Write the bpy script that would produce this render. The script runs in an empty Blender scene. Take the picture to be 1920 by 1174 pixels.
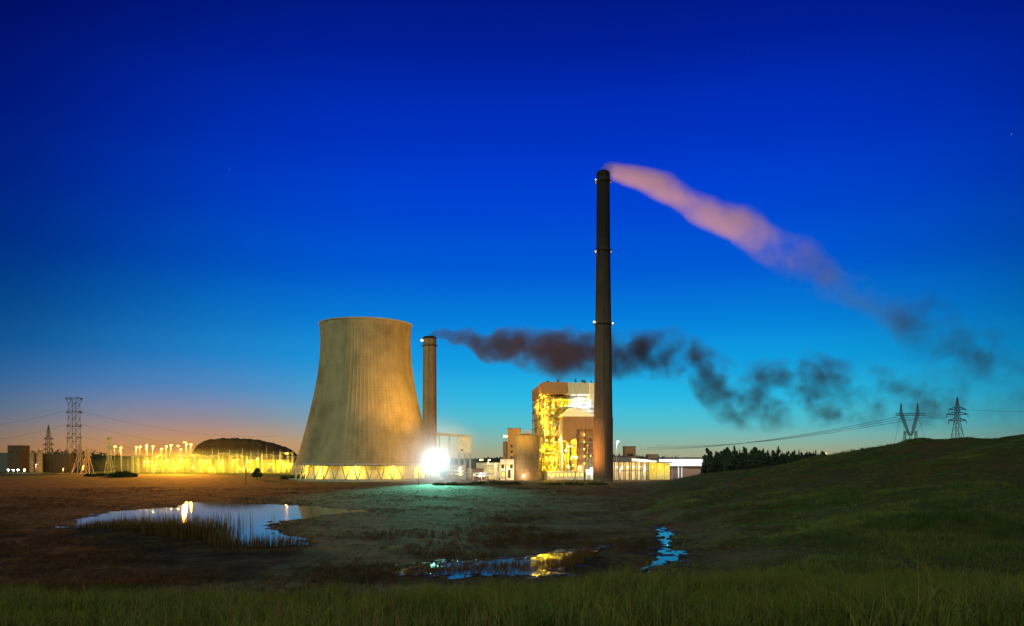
import bpy, math, random
import numpy as np
from mathutils import Vector

# ------------------------------------------------------------------ camera
sc = bpy.context.scene
col = sc.collection
R = math.radians
F, CX, HY, CZ = 1507.0, 960.0, 862.0, 15.0          # focal length / centre / horizon of the photo in its pixels, eye height
cam = bpy.data.objects.new("camera", bpy.data.cameras.new("camera"))
col.objects.link(cam)
cam.location = (0, 0, CZ)
cam.rotation_euler = (R(90), 0, 0)
cam.data.sensor_width = 36.0
cam.data.lens = 36.0 * F / 1920.0
cam.data.shift_y = (HY - 587.0) / 1920.0
cam.data.clip_start = 0.2
cam.data.clip_end = 20000
sc.camera = cam

# ------------------------------------------------------------------ dusk sky, last light, exposure
sc.view_settings.view_transform = 'Standard'
sc.view_settings.look = 'None'
sc.view_settings.exposure = 0.0
sc.view_settings.gamma = 1.0
sc.cycles.use_denoising = True
sc.cycles.max_bounces = 6
sc.cycles.diffuse_bounces = 2
sc.cycles.glossy_bounces = 3
sc.cycles.volume_bounces = 1
sc.cycles.transparent_max_bounces = 16
sc.cycles.sample_clamp_indirect = 4.0
sc.cycles.volume_step_rate = 0.5
sc.cycles.volume_max_steps = 256

def lin(r, g, b):
    f = lambda c: c / 255 / 12.92 if c / 255 <= 0.04045 else ((c / 255 + 0.055) / 1.055) ** 2.4
    return (f(r), f(g), f(b), 1.0)

world = bpy.data.worlds.new("World")
sc.world = world
world.use_nodes = True
wn, wl = world.node_tree.nodes, world.node_tree.links
wn.clear()

def wmath(op, a, b=None, c=None, clamp=False):
    n = wn.new("ShaderNodeMath"); n.operation = op; n.use_clamp = clamp
    for i, v in enumerate((a, b, c)):
        if v is None: continue
        if isinstance(v, (int, float)): n.inputs[i].default_value = v
        else: wl.new(v, n.inputs[i])
    return n.outputs[0]

def wramp(fac, stops, interp='B_SPLINE'):
    n = wn.new("ShaderNodeValToRGB"); n.color_ramp.interpolation = interp
    e = n.color_ramp.elements
    while len(e) < len(stops): e.new(0.5)
    for el, (p, c) in zip(e, stops):
        el.position = p; el.color = c
    wl.new(fac, n.inputs[0])
    return n.outputs[0]

tc = wn.new("ShaderNodeTexCoord")
sep = wn.new("ShaderNodeSeparateXYZ"); wl.new(tc.outputs["Generated"], sep.inputs[0])
el_ = wmath('MULTIPLY', sep.outputs[2], 2.0, clamp=True)             # 0 at the horizon, 1 at 30 degrees and above
az = wmath('ARCTAN2', sep.outputs[0], sep.outputs[1])                 # radians, 0 = north of the plant
sky = wramp(el_, [(0.0, lin(165, 162, 132)), (0.03, lin(150, 175, 152)), (0.075, lin(102, 188, 194)), (0.13, lin(58, 188, 222)), (0.21, lin(26, 168, 228)),
                  (0.30, lin(9, 140, 222)), (0.42, lin(2, 102, 214)), (0.54, lin(0, 78, 212)), (0.68, lin(0, 58, 202)),
                  (0.84, lin(0, 40, 172)), (1.0, lin(0, 24, 132))], 'CARDINAL')
# the twilight is brightest over the plant and fades away from it
dz = wmath('ABSOLUTE', wmath('SUBTRACT', az, 0.08))
fade = wramp(wmath('MULTIPLY', dz, 1 / 1.2, clamp=True), [(0.0, (1, 1, 1, 1)), (0.22, (.99, .99, .99, 1)), (0.35, (.76, .76, .76, 1)), (0.44, (.48, .50, .56, 1)), (0.52, (.24, .27, .36, 1)), (0.62, (.15, .17, .25, 1)), (1.0, (.13, .13, .13, 1))])
mul = wn.new("ShaderNodeMix"); mul.data_type = 'RGBA'; mul.blend_type = 'MULTIPLY'; mul.inputs[0].default_value = 1
wl.new(sky, mul.inputs[6]); wl.new(fade, mul.inputs[7])
# light-polluted air over the yard: a low warm dome
ga = wmath('POWER', wmath('MULTIPLY', wmath('ABSOLUTE', wmath('SUBTRACT', az, -0.375)), 1 / 0.205), 2.0)
ge = wmath('POWER', wmath('MULTIPLY', wmath('ABSOLUTE', sep.outputs[2]), 1 / 0.118), 2.6)
glow = wmath('EXPONENT', wmath('MULTIPLY', wmath('ADD', ga, ge), -1.0))
gcol = wramp(wmath('MULTIPLY', sep.outputs[2], 8.0, clamp=True), [(0.0, lin(226, 140, 52)), (0.18, lin(208, 142, 88)), (0.40, lin(158, 130, 142)), (0.68, lin(106, 116, 182)), (1.0, lin(62, 104, 196))], 'LINEAR')
mix = wn.new("ShaderNodeMix"); mix.data_type = 'RGBA'
wl.new(wmath('MULTIPLY', glow, 0.85, clamp=True), mix.inputs[0]); wl.new(mul.outputs[2], mix.inputs[6]); wl.new(gcol, mix.inputs[7])
# a few faint stars
vor = wn.new("ShaderNodeTexVoronoi"); vor.inputs["Scale"].default_value = 26
wl.new(tc.outputs["Generated"], vor.inputs["Vector"])
star = wmath('LESS_THAN', vor.outputs["Distance"], 0.016)
vsep = wn.new("ShaderNodeSeparateColor"); wl.new(vor.outputs["Color"], vsep.inputs[0])
star = wmath('MULTIPLY', star, wmath('MULTIPLY', wmath('POWER', vsep.outputs[0], 5.0), 0.30))
addn = wn.new("ShaderNodeMix"); addn.data_type = 'RGBA'; addn.blend_type = 'ADD'
wl.new(star, addn.inputs[0]); wl.new(mix.outputs[2], addn.inputs[6]); addn.inputs[7].default_value = (.6, .75, 1, 1)
bg = wn.new("ShaderNodeBackground"); bg.inputs[1].default_value = 1.0
wl.new(addn.outputs[2], bg.inputs[0])
wo = wn.new("ShaderNodeOutputWorld"); wl.new(bg.outputs[0], wo.inputs[0])

sun = bpy.data.objects.new("dusk_light", bpy.data.lights.new("dusk_light", 'SUN'))
col.objects.link(sun)
sun.data.energy = 1.45
sun.data.angle = R(25)
sun.data.color = (0.86, 1.0, 0.60)
sun.rotation_euler = (R(66), 0, R(-24))

# ------------------------------------------------------------------ helpers
rnd = random.Random(7)
rng = np.random.default_rng(11)

def wx(px, Y): return (px - CX) / F * Y
def wz(py, Y): return CZ + (HY - py) / F * Y
def gpt(px, py, z=0.0):                              # pixel -> point on the level z
    Y = (CZ - z) * F / (py - HY)
    return (wx(px, Y), Y)
def sstep(a, b, x):
    t = np.clip((np.asarray(x, float) - a) / (b - a), 0, 1)
    return t * t * (3 - 2 * t)

def mat(name, c, rough=0.85, metal=0.0, var=0.25, scale=0.4, bump=0.0, streak=None, spec=0.3, c2=None):
    m = bpy.data.materials.new(name); m.use_nodes = True
    n, l = m.node_tree.nodes, m.node_tree.links
    b = n["Principled BSDF"]
    b.inputs["Roughness"].default_value = rough
    b.inputs["Metallic"].default_value = metal
    b.inputs["Specular IOR Level"].default_value = spec
    t = n.new("ShaderNodeTexCoord")
    mp = n.new("ShaderNodeMapping"); l.new(t.outputs["Object"], mp.inputs[0])
    if streak: mp.inputs["Scale"].default_value = streak
    nz = n.new("ShaderNodeTexNoise"); nz.inputs["Scale"].default_value = scale; nz.inputs["Detail"].default_value = 6; nz.inputs["Roughness"].default_value = 0.65
    l.new(mp.outputs[0], nz.inputs["Vector"])
    r = n.new("ShaderNodeValToRGB")
    r.color_ramp.elements[0].position = 0.3; r.color_ramp.elements[1].position = 0.7
    lo = c2 if c2 else tuple(x * (1 - var) for x in c)
    hi = c if c2 else tuple(min(1, x * (1 + var)) for x in c)
    r.color_ramp.elements[0].color = (*lo, 1); r.color_ramp.elements[1].color = (*hi, 1)
    l.new(nz.outputs[0], r.inputs[0]); l.new(r.outputs[0], b.inputs["Base Color"])
    if bump:
        bp = n.new("ShaderNodeBump"); bp.inputs["Strength"].default_value = bump; bp.inputs["Distance"].default_value = 0.2
        l.new(nz.outputs[0], bp.inputs["Height"]); l.new(bp.outputs[0], b.inputs["Normal"])
    return m

def glowmat(name, c, s):
    m = bpy.data.materials.new(name); m.use_nodes = True
    n, l = m.node_tree.nodes, m.node_tree.links
    n.clear()
    e = n.new("ShaderNodeEmission"); e.inputs[0].default_value = (*c, 1); e.inputs[1].default_value = s
    o = n.new("ShaderNodeOutputMaterial"); l.new(e.outputs[0], o.inputs[0])
    m.cycles.emission_sampling = 'NONE'
    return m

def pour_rings(m, period, depth, stain):                # horizontal casting joints and rain stains in the concrete
    n, l = m.node_tree.nodes, m.node_tree.links
    b = n["Principled BSDF"]; src = b.inputs["Base Color"].links[0].from_socket
    t = n.new("ShaderNodeTexCoord"); sp = n.new("ShaderNodeSeparateXYZ"); l.new(t.outputs["Object"], sp.inputs[0])
    def mt(op, a, c=None, cl=False):
        k = n.new("ShaderNodeMath"); k.operation = op; k.use_clamp = cl
        for i, v in enumerate((a, c)):
            if v is None: continue
            if isinstance(v, (int, float)): k.inputs[i].default_value = v
            else: l.new(v, k.inputs[i])
        return k.outputs[0]
    fr = mt('FRACT', mt('MULTIPLY', sp.outputs[2], 1 / period))
    ring = mt('MULTIPLY', mt('LESS_THAN', fr, .16), depth)
    wn_ = n.new("ShaderNodeTexWhiteNoise"); wn_.noise_dimensions = '1D'; l.new(mt('FLOOR', mt('MULTIPLY', sp.outputs[2], 1 / period)), wn_.inputs["W"])
    band = mt('MULTIPLY', wn_.outputs["Value"], depth * .8)
    nz = n.new("ShaderNodeTexNoise"); nz.inputs["Scale"].default_value = .05; nz.inputs["Detail"].default_value = 8; l.new(t.outputs["Object"], nz.inputs["Vector"])
    st = mt('MULTIPLY', mt('MULTIPLY', mt('SUBTRACT', nz.outputs[0], .5), 5, True), stain)
    k = mt('SUBTRACT', 1, mt('ADD', mt('ADD', ring, band), st))
    mx = n.new("ShaderNodeMix"); mx.data_type = 'RGBA'; mx.blend_type = 'MULTIPLY'; mx.inputs[0].default_value = 1
    cb = n.new("ShaderNodeCombineColor")
    for i in range(3): l.new(k, cb.inputs[i])
    l.new(src, mx.inputs[6]); l.new(cb.outputs[0], mx.inputs[7]); l.new(mx.outputs[2], b.inputs["Base Color"])

class MB:
    def __init__(s): s.v, s.f = [], []
    def box(s, x0, x1, y0, y1, z0, z1):
        k = len(s.v)
        s.v += [(x0, y0, z0), (x1, y0, z0), (x1, y1, z0), (x0, y1, z0), (x0, y0, z1), (x1, y0, z1), (x1, y1, z1), (x0, y1, z1)]
        s.f += [(k, k + 3, k + 2, k + 1), (k + 4, k + 5, k + 6, k + 7), (k, k + 1, k + 5, k + 4), (k + 1, k + 2, k + 6, k + 5), (k + 2, k + 3, k + 7, k + 6), (k + 3, k, k + 4, k + 7)]
        return s
    def tube(s, p, q, r0, r1=None, n=6, cap=True):
        r1 = r0 if r1 is None else r1
        p, q = Vector(p), Vector(q)
        d = (q - p)
        if d.length < 1e-6: return s
        d.normalize()
        a = d.orthogonal().normalized(); b = d.cross(a)
        k = len(s.v)
        for c, r in ((p, r0), (q, r1)):
            for i in range(n):
                t = 2 * math.pi * (i + .5) / n
                s.v.append(tuple(c + a * (r * math.cos(t)) + b * (r * math.sin(t))))
        for i in range(n):
            j = (i + 1) % n
            s.f.append((k + i, k + j, k + n + j, k + n + i))
        if cap:
            s.f.append(tuple(k + i for i in reversed(range(n)))); s.f.append(tuple(k + n + i for i in range(n)))
        return s
    def bar(s, p, q, w): return s.tube(p, q, w * 0.7, n=4)
    def lathe(s, prof, n, c=(0, 0), caps=(False, False), rib=None):
        k = len(s.v)
        for (r, z) in prof:
            for i in range(n):
                rr = r + (rib[1] if rib and i % rib[0] == 0 else 0)
                t = 2 * math.pi * i / n
                s.v.append((c[0] + rr * math.cos(t), c[1] + rr * math.sin(t), z))
        for j in range(len(prof) - 1):
            for i in range(n):
                a, b = k + j * n + i, k + j * n + (i + 1) % n
                s.f.append((a, b, b + n, a + n))
        if caps[0]: s.f.append(tuple(k + i for i in reversed(range(n))))
        if caps[1]: s.f.append(tuple(k + (len(prof) - 1) * n + i for i in range(n)))
        return s
    def prism(s, poly, y0, y1):                       # polygon in x,z extruded along y
        k, n = len(s.v), len(poly)
        s.v += [(x, y0, z) for x, z in poly] + [(x, y1, z) for x, z in poly]
        s.f.append(tuple(range(k, k + n))); s.f.append(tuple(reversed(range(k + n, k + 2 * n))))
        for i in range(n):
            j = (i + 1) % n
            s.f.append((k + i, k + n + i, k + n + j, k + j))
        return s
    def build(s, name, m, parent=None, smooth=False):
        me = bpy.data.meshes.new(name)
        me.from_pydata(s.v, [], s.f); me.materials.append(m)
        if smooth: me.polygons.foreach_set("use_smooth", [True] * len(me.polygons))
        me.update()
        o = bpy.data.objects.new(name, me); col.objects.link(o)
        if parent: o.parent = parent
        return o

def npmesh(name, V, Fc, m, smooth=False):             # V (n,3), Fc (k,3) or (k,4)
    me = bpy.data.meshes.new(name)
    k, w = Fc.shape
    me.vertices.add(len(V)); me.vertices.foreach_set("co", np.ascontiguousarray(V, np.float32).ravel())
    me.loops.add(k * w); me.loops.foreach_set("vertex_index", np.ascontiguousarray(Fc, np.int32).ravel())
    me.polygons.add(k); me.polygons.foreach_set("loop_start", np.arange(0, k * w, w, dtype=np.int32))
    me.polygons.foreach_set("use_smooth", np.full(k, smooth))
    me.update(calc_edges=True); me.validate()
    me.materials.append(m)
    return me

def link(name, me, parent=None):
    o = bpy.data.objects.new(name, me); col.objects.link(o)
    if parent: o.parent = parent
    return o

def tag(o, label=None, cat=None, group=None, kind=None):
    if label: o["label"] = label
    if cat: o["category"] = cat
    if group: o["group"] = group
    if kind: o["kind"] = kind
    return o

def thing(name, label, cat, loc=(0, 0, 0), rz=0.0, group=None):
    o = bpy.data.objects.new(name, None); col.objects.link(o)
    o.empty_display_size = 0.5
    o.location = loc; o.rotation_euler = (0, 0, rz)
    return tag(o, label, cat, group)

def dup(root, loc, rz=None, label=None, scale=None):
    r = root.copy(); col.objects.link(r); r.location = loc
    if rz is not None: r.rotation_euler = (0, 0, rz)
    if scale is not None: r.scale = scale
    if label: r["label"] = label
    for ch in list(root.children):
        c = ch.copy(); col.objects.link(c); c.parent = r
        for g in list(ch.children):
            d = g.copy(); col.objects.link(d); d.parent = c
    return r

SODIUM, WARM, WHITE = (1.0, 0.50, 0.07), (1.0, 0.66, 0.34), (0.80, 0.95, 1.0)
def point(parent, loc, watts, c=SODIUM, radius=0.6):
    l = bpy.data.lights.new("lamp_light", 'POINT'); l.energy = watts; l.color = c; l.shadow_soft_size = radius
    o = bpy.data.objects.new("lamp_light", l); col.objects.link(o); o.location = loc; o.parent = parent
    return o
def spot(parent, loc, target, watts, c=SODIUM, cone=60, blend=0.6, radius=1.0):
    l = bpy.data.lights.new("flood_light", 'SPOT'); l.energy = watts; l.color = c; l.shadow_soft_size = radius
    l.spot_size = R(cone); l.spot_blend = blend
    o = bpy.data.objects.new("flood_light", l); col.objects.link(o); o.location = loc; o.parent = parent
    o.rotation_euler = (Vector(target) - Vector(loc)).to_track_quat('-Z', 'Y').to_euler()
    return o

# ------------------------------------------------------------------ materials
M = dict(
    concrete=mat("tower_concrete", (0.31, 0.25, 0.155), 0.9, var=0.22, scale=0.16, streak=(1, 1, .45), bump=0.1),
    concrete2=mat("plain_concrete", (0.34, 0.32, 0.29), 0.9, var=0.2, scale=0.6),
    stack=mat("stack_concrete", (0.115, 0.085, 0.075), 0.9, var=0.25, scale=0.5, streak=(1, 1, .15)),
    soot=mat("sooty_concrete", (0.018, 0.014, 0.016), 0.95, var=0.3, scale=0.5),
    steel=mat("galvanised_steel", (0.36, 0.36, 0.35), 0.55, 0.3, var=0.2, scale=1.5),
    dsteel=mat("dark_steel", (0.07, 0.07, 0.075), 0.6, 0.2, var=0.3, scale=1.0),
    clad=mat("brown_cladding", (0.26, 0.15, 0.09), 0.7, var=0.18, scale=0.7, streak=(1, 1, .3)),
    gclad=mat("grey_cladding", (0.42, 0.43, 0.42), 0.6, var=0.15, scale=0.7, streak=(1, 1, .3)),
    cream=mat("cream_panel", (0.62, 0.58, 0.48), 0.7, var=0.2, scale=0.5),
    ochre=mat("yellow_panel", (0.62, 0.50, 0.20), 0.7, var=0.3, scale=0.35),
    white=mat("white_panel", (0.78, 0.78, 0.77), 0.6, var=0.06, scale=0.8),
    dark=mat("dark_opening", (0.03, 0.028, 0.026), 0.8, var=0.3),
    rust=mat("weathered_rust", (0.085, 0.05, 0.035), 0.9, var=0.35, scale=0.6),
    tan=mat("tan_concrete", (0.24, 0.175, 0.105), 0.9, var=0.22, scale=0.5, streak=(1, 1, .3)),
    brick=mat("brick_wall", (0.17, 0.10, 0.075), 0.9, var=0.3, scale=2.0),
    coal=mat("coal_heap", (0.060, 0.036, 0.014), 0.95, var=0.45, scale=0.35, bump=0.6),
    porcelain=mat("brown_porcelain", (0.20, 0.10, 0.06), 0.3, var=0.1),
    bark=mat("bark", (0.06, 0.045, 0.03), 0.95, var=0.3, scale=3),
    needles=mat("needles", (0.030, 0.050, 0.035), 0.9, var=0.5, scale=0.35),
    leaves=mat("leaves", (0.055, 0.070, 0.020), 0.9, var=0.5, scale=0.8),
    wood=mat("weathered_wood", (0.13, 0.10, 0.07), 0.9, var=0.3, scale=2),
    sodium=glowmat("sodium_lamp", (1.0, 0.66, 0.055), 13.0),
    warm=glowmat("warm_lamp", (1.0, 0.82, 0.55), 30.0),
    wlamp=glowmat("white_lamp", (0.9, 0.97, 1.0), 60.0),
    win=glowmat("lit_window", (1.0, 0.68, 0.14), 1.6),
    red=glowmat("warning_lamp", (1.0, 0.92, 0.88), 12.0),
)

pour_rings(M["concrete"], 2.2, .06, .34)
pour_rings(M["tan"], 3.0, .08, .15)
# the tall stack: the concrete darkens towards the mouth
def graded_stack():
    m = mat("graded_stack_concrete", (0.12, 0.076, 0.058), 0.9, var=0.25, scale=0.5, streak=(1, 1, .15))
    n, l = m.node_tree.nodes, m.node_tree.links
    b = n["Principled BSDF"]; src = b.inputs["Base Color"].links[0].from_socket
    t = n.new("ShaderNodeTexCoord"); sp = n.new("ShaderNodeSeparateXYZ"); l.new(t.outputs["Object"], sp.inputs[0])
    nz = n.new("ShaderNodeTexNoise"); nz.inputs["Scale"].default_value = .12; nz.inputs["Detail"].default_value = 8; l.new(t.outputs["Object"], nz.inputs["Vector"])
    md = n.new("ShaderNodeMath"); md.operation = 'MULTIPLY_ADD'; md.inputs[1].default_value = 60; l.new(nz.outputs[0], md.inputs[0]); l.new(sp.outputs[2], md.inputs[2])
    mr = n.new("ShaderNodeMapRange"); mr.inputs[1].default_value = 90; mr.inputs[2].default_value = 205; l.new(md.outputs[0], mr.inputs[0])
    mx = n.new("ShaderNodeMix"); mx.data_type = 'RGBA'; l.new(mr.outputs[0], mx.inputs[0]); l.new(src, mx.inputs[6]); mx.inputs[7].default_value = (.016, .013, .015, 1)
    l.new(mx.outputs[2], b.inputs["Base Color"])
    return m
M["graded"] = graded_stack()

# ------------------------------------------------------------------ water outlines (pixels of the photo laid on the level z = 0)
POND = [(138, 986), (165, 968), (200, 960), (270, 955), (335, 951), (348, 942), (420, 943), (500, 945), (585, 949), (640, 954), (700, 959), (640, 964), (585, 970), (530, 976), (494, 986), (520, 997), (556, 1007), (588, 1022), (540, 1025), (480, 1026), (410, 1025), (404, 1013), (360, 1010), (300, 1003), (240, 996), (190, 992), (100, 990), (90, 988)]
PUDDLE = [(740, 1074), (800, 1060), (850, 1053), (930, 1049), (1000, 1046), (1030, 1036), (1080, 1033), (1110, 1029), (1150, 1024), (1112, 1040), (1080, 1058), (1058, 1079), (990, 1080), (900, 1081), (820, 1084)]
STREAM = [(1236, 988), (1250, 992), (1262, 999), (1262, 1012), (1252, 1024), (1258, 1032), (1285, 1034), (1274, 1046), (1244, 1056), (1222, 1070), (1200, 1081), (1168, 1086), (1192, 1076), (1214, 1062), (1234, 1046), (1232, 1034), (1244, 1024), (1244, 1010), (1236, 1000)]

def outline(pts, jit, seed, div=5):
    g = np.random.default_rng(seed)
    P = [gpt(*p) for p in pts]
    out = []
    for i in range(len(P)):
        a, b = np.array(P[i]), np.array(P[(i + 1) % len(P)])
        L = np.linalg.norm(b - a)
        for k in range(div):
            q = a + (b - a) * k / div
            s = min(jit, L * .08)
            out.append(q + g.normal(0, s, 2) * np.array([1, 1.6]))
    return np.array(out)
WATER = [("pond", outline(POND, .8, 3), ), ("puddle", outline(PUDDLE, .9, 4)), ("stream", outline(STREAM, .55, 5))]

def inside(poly, x, y):
    c = np.zeros(np.shape(x), bool)
    n = len(poly)
    for i in range(n):
        x0, y0 = poly[i]; x1, y1 = poly[i - 1]
        if y0 == y1: continue
        c ^= ((y0 > y) != (y1 > y)) & (x < (x1 - x0) * (y - y0) / (y1 - y0) + x0)
    return c
def pdist(poly, x, y):
    d = np.full(np.shape(x), 1e9)
    for i in range(len(poly)):
        ax, ay = poly[i - 1]; bx, by = poly[i]
        ux, uy = bx - ax, by - ay
        t = np.clip(((x - ax) * ux + (y - ay) * uy) / max(ux * ux + uy * uy, 1e-9), 0, 1)
        d = np.minimum(d, np.hypot(x - ax - t * ux, y - ay - t * uy))
    return d
def wet(x, y):                                         # signed distance to the nearest water: negative inside
    x, y = np.asarray(x, float), np.asarray(y, float)
    out = np.full(x.shape, 60.0)
    sel = (y > 85) & (y < 330)
    if sel.any():
        xs, ys = x[sel], y[sel]
        d = np.full(xs.shape, 60.0)
        for _, p in WATER:
            e = pdist(p, xs, ys)
            d = np.minimum(d, np.where(inside(p, xs, ys), -e, e))
        out[sel] = d
    return out

# ------------------------------------------------------------------ terrain
_oct = [(rng.uniform(-1, 1, 2) / w, rng.uniform(0, 6.3), a) for w, a in [(2.2, .35), (3.1, .4), (5, .5), (8, .7), (12, .8), (18, .9), (27, 1), (40, 1), (60, 1.1)] for _ in range(2)]
def bumps(x, y):
    s = 0
    for (k, ph, a) in _oct:
        k = k / max(np.linalg.norm(k), 1e-6) * min(max(np.linalg.norm(k), 1 / 60), 1 / 2)
        s = s + a * np.sin(x * k[0] * 3 + y * k[1] * 3 + ph + 1.3 * np.sin(y * k[0] * 2 - x * k[1] * 2))
    return s / 5.0
_sx = np.array([-.2, .12, .179, .219, .292, .358, .398, .425, .491, .544, .637, .82, 1.4])
_sy = np.array([899., 899, 897, 893, 880, 863, 854, 847, 831, 824, 815, 800, 780])
_yr = np.array([470., 470, 450, 430, 390, 345, 330, 320, 295, 275, 250, 240, 240])
def height(x, y):
    x, y = np.asarray(x, float), np.asarray(y, float)
    u = np.clip(x / np.maximum(y, 12.0), -.2, 1.4)
    b = np.interp(y, [-60, 0, 7, 13, 20, 24, 30, 45, 62, 80, 100], [13.6, 13.4, 13.15, 12.6, 11.9, 11.1, 9.6, 6.2, 3.2, .9, 0])
    Yr = np.interp(u, _sx, _yr)
    Hr = np.maximum(0, CZ + (HY - np.interp(u, _sx, _sy)) / F * Yr)
    w = sstep(.13, .23, u)
    t = np.clip((y - 72) / (Yr - 72), 0, 1)
    hill = Hr * (0.75 * t + 0.25 * t * t)
    past = np.maximum(0, Hr - .035 * (y - Yr))
    h = w * np.where(y < Yr, hill, past)
    left = 2.6 * sstep(470, 640, y) * sstep(-120, -190, x)
    far = 7 * sstep(950, 1300, y) + 12 * sstep(1500, 2500, y)
    far = far * (1 + .25 * np.sin(x / 310.) + .15 * np.sin(x / 130. + 1))
    far = far + 12 * np.exp(-((x - 292) / 60.) ** 2 - ((y - 668) / 50.) ** 2) + 7 * np.exp(-((x - 350) / 50.) ** 2 - ((y - 690) / 50.) ** 2)
    n = bumps(x, y)
    amp = .10 + .30 * sstep(70, 22, y) + 1.5 * w * sstep(90, 170, y) * sstep(430, 330, y) + .9 * sstep(900, 1300, y)
    amp = amp * np.where((y > 440) & (y < 900), .2, 1)
    z = b + h + left + far + amp * n
    d = wet(x, y)
    k = sstep(14, 2.0, d)
    return z * (1 - k) + k * np.where(d < .6, -.10, .05 + .05 * n)

def H(x, y): return float(height(np.array([x]), np.array([y]))[0])

uu = np.linspace(-1.45, 1.45, 560)
yy = np.concatenate([np.linspace(-40, 90, 130), np.linspace(91.5, 330, 150), np.geomspace(334, 3000, 170)])
UU, YY = np.meshgrid(uu, yy)
XX = UU * (YY + 80)
ZZ = height(XX, YY)
V = np.stack([XX.ravel(), YY.ravel(), ZZ.ravel()], 1)
nu, ny = len(uu), len(yy)
ii = (np.arange(ny - 1)[:, None] * nu + np.arange(nu - 1)[None, :]).ravel()
Q = np.stack([ii, ii + 1, ii + 1 + nu, ii + nu], 1)

def ground_material(name, green=(0.055, 0.100, 0.024), dry=(0.105, 0.066, 0.022), wetc=(0.034, 0.019, 0.010)):
    m = bpy.data.materials.new(name); m.use_nodes = True
    n, l = m.node_tree.nodes, m.node_tree.links
    b = n["Principled BSDF"]; b.inputs["Roughness"].default_value = 0.95; b.inputs["Specular IOR Level"].default_value = 0.1
    t = n.new("ShaderNodeTexCoord")
    def noise(scale, detail=6, vec=None):
        k = n.new("ShaderNodeTexNoise"); k.inputs["Scale"].default_value = scale; k.inputs["Detail"].default_value = detail; k.inputs["Roughness"].default_value = .65
        l.new(vec or t.outputs["Object"], k.inputs["Vector"]); return k.outputs[0]
    def ramp(f, a, c):
        k = n.new("ShaderNodeValToRGB"); k.color_ramp.elements[0].position = a; k.color_ramp.elements[1].position = c
        l.new(f, k.inputs[0]); return k.outputs[0]
    def mixc(f, a, c):
        k = n.new("ShaderNodeMix"); k.data_type = 'RGBA'
        l.new(f, k.inputs[0])
        for s, v in ((6, a), (7, c)):
            if isinstance(v, tuple): k.inputs[s].default_value = (*v, 1)
            else: l.new(v, k.inputs[s])
        return k.outputs[2]
    mp = n.new("ShaderNodeMapping"); mp.inputs["Scale"].default_value = (.5, 1.4, 1); l.new(t.outputs["Object"], mp.inputs[0])
    c1 = mixc(ramp(noise(.06, 8, mp.outputs[0]), .42, .60), dry, green)
    c2 = mixc(ramp(noise(.5, 8, mp.outputs[0]), .35, .7), c1, tuple(x * .45 for x in green))
    # marsh: the low ground round the water is bare and wet
    sx = n.new("ShaderNodeSeparateXYZ"); l.new(t.outputs["Object"], sx.inputs[0])
    mr = n.new("ShaderNodeMapRange"); mr.inputs[1].default_value = 1.8; mr.inputs[2].default_value = .25
    l.new(sx.outputs[2], mr.inputs[0])
    c3 = mixc(mr.outputs[0], c2, mixc(ramp(noise(.13, 8), .4, .62), wetc, dry))
    l.new(c3, b.inputs["Base Color"])
    bp = n.new("ShaderNodeBump"); bp.inputs["Strength"].default_value = .9; bp.inputs["Distance"].default_value = .5
    l.new(noise(1.1, 10), bp.inputs["Height"]); l.new(bp.outputs[0], b.inputs["Normal"])
    return m
gm = ground_material("grassland")
ground = link("ground", npmesh("ground", V, Q, gm, True))
tag(ground, "rough grassland with a marshy hollow and a grassy hill", kind="structure")

wm = bpy.data.materials.new("still_water"); wm.use_nodes = True
b = wm.node_tree.nodes["Principled BSDF"]
b.inputs["Base Color"].default_value = (.012, .014, .016, 1); b.inputs["Roughness"].default_value = .025; b.inputs["IOR"].default_value = 1.33
b.inputs["Specular IOR Level"].default_value = 1.0
t_ = wm.node_tree.nodes.new("ShaderNodeTexCoord"); k_ = wm.node_tree.nodes.new("ShaderNodeTexNoise"); k_.inputs["Scale"].default_value = .55; k_.inputs["Detail"].default_value = 4
bp_ = wm.node_tree.nodes.new("ShaderNodeBump"); bp_.inputs["Strength"].default_value = .03; bp_.inputs["Distance"].default_value = .3
wm.node_tree.links.new(t_.outputs["Object"], k_.inputs["Vector"]); wm.node_tree.links.new(k_.outputs[0], bp_.inputs["Height"]); wm.node_tree.links.new(bp_.outputs[0], b.inputs["Normal"])
rm = wm.copy(); rm.name = "rippled_water"
for n_ in rm.node_tree.nodes:
    if n_.type == 'BUMP': n_.inputs["Strength"].default_value = .08
    if n_.type == 'TEX_NOISE': n_.inputs["Scale"].default_value = 1.6
    if n_.type == 'BSDF_PRINCIPLED': n_.inputs["Roughness"].default_value = .10
for nm, p in WATER:
    me = bpy.data.meshes.new(nm)
    me.from_pydata([(x, y, .03) for x, y in p], [], [tuple(range(len(p)))]); me.materials.append(wm if nm == 'pond' else rm); me.update()
    o = link(nm, me); tag(o, {"pond": "pond mirroring the dusk sky behind tall reeds", "puddle": "long shallow puddle glinting blue and orange through grass", "stream": "narrow winding stream reflecting blue sky"}[nm], kind="structure")

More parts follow.
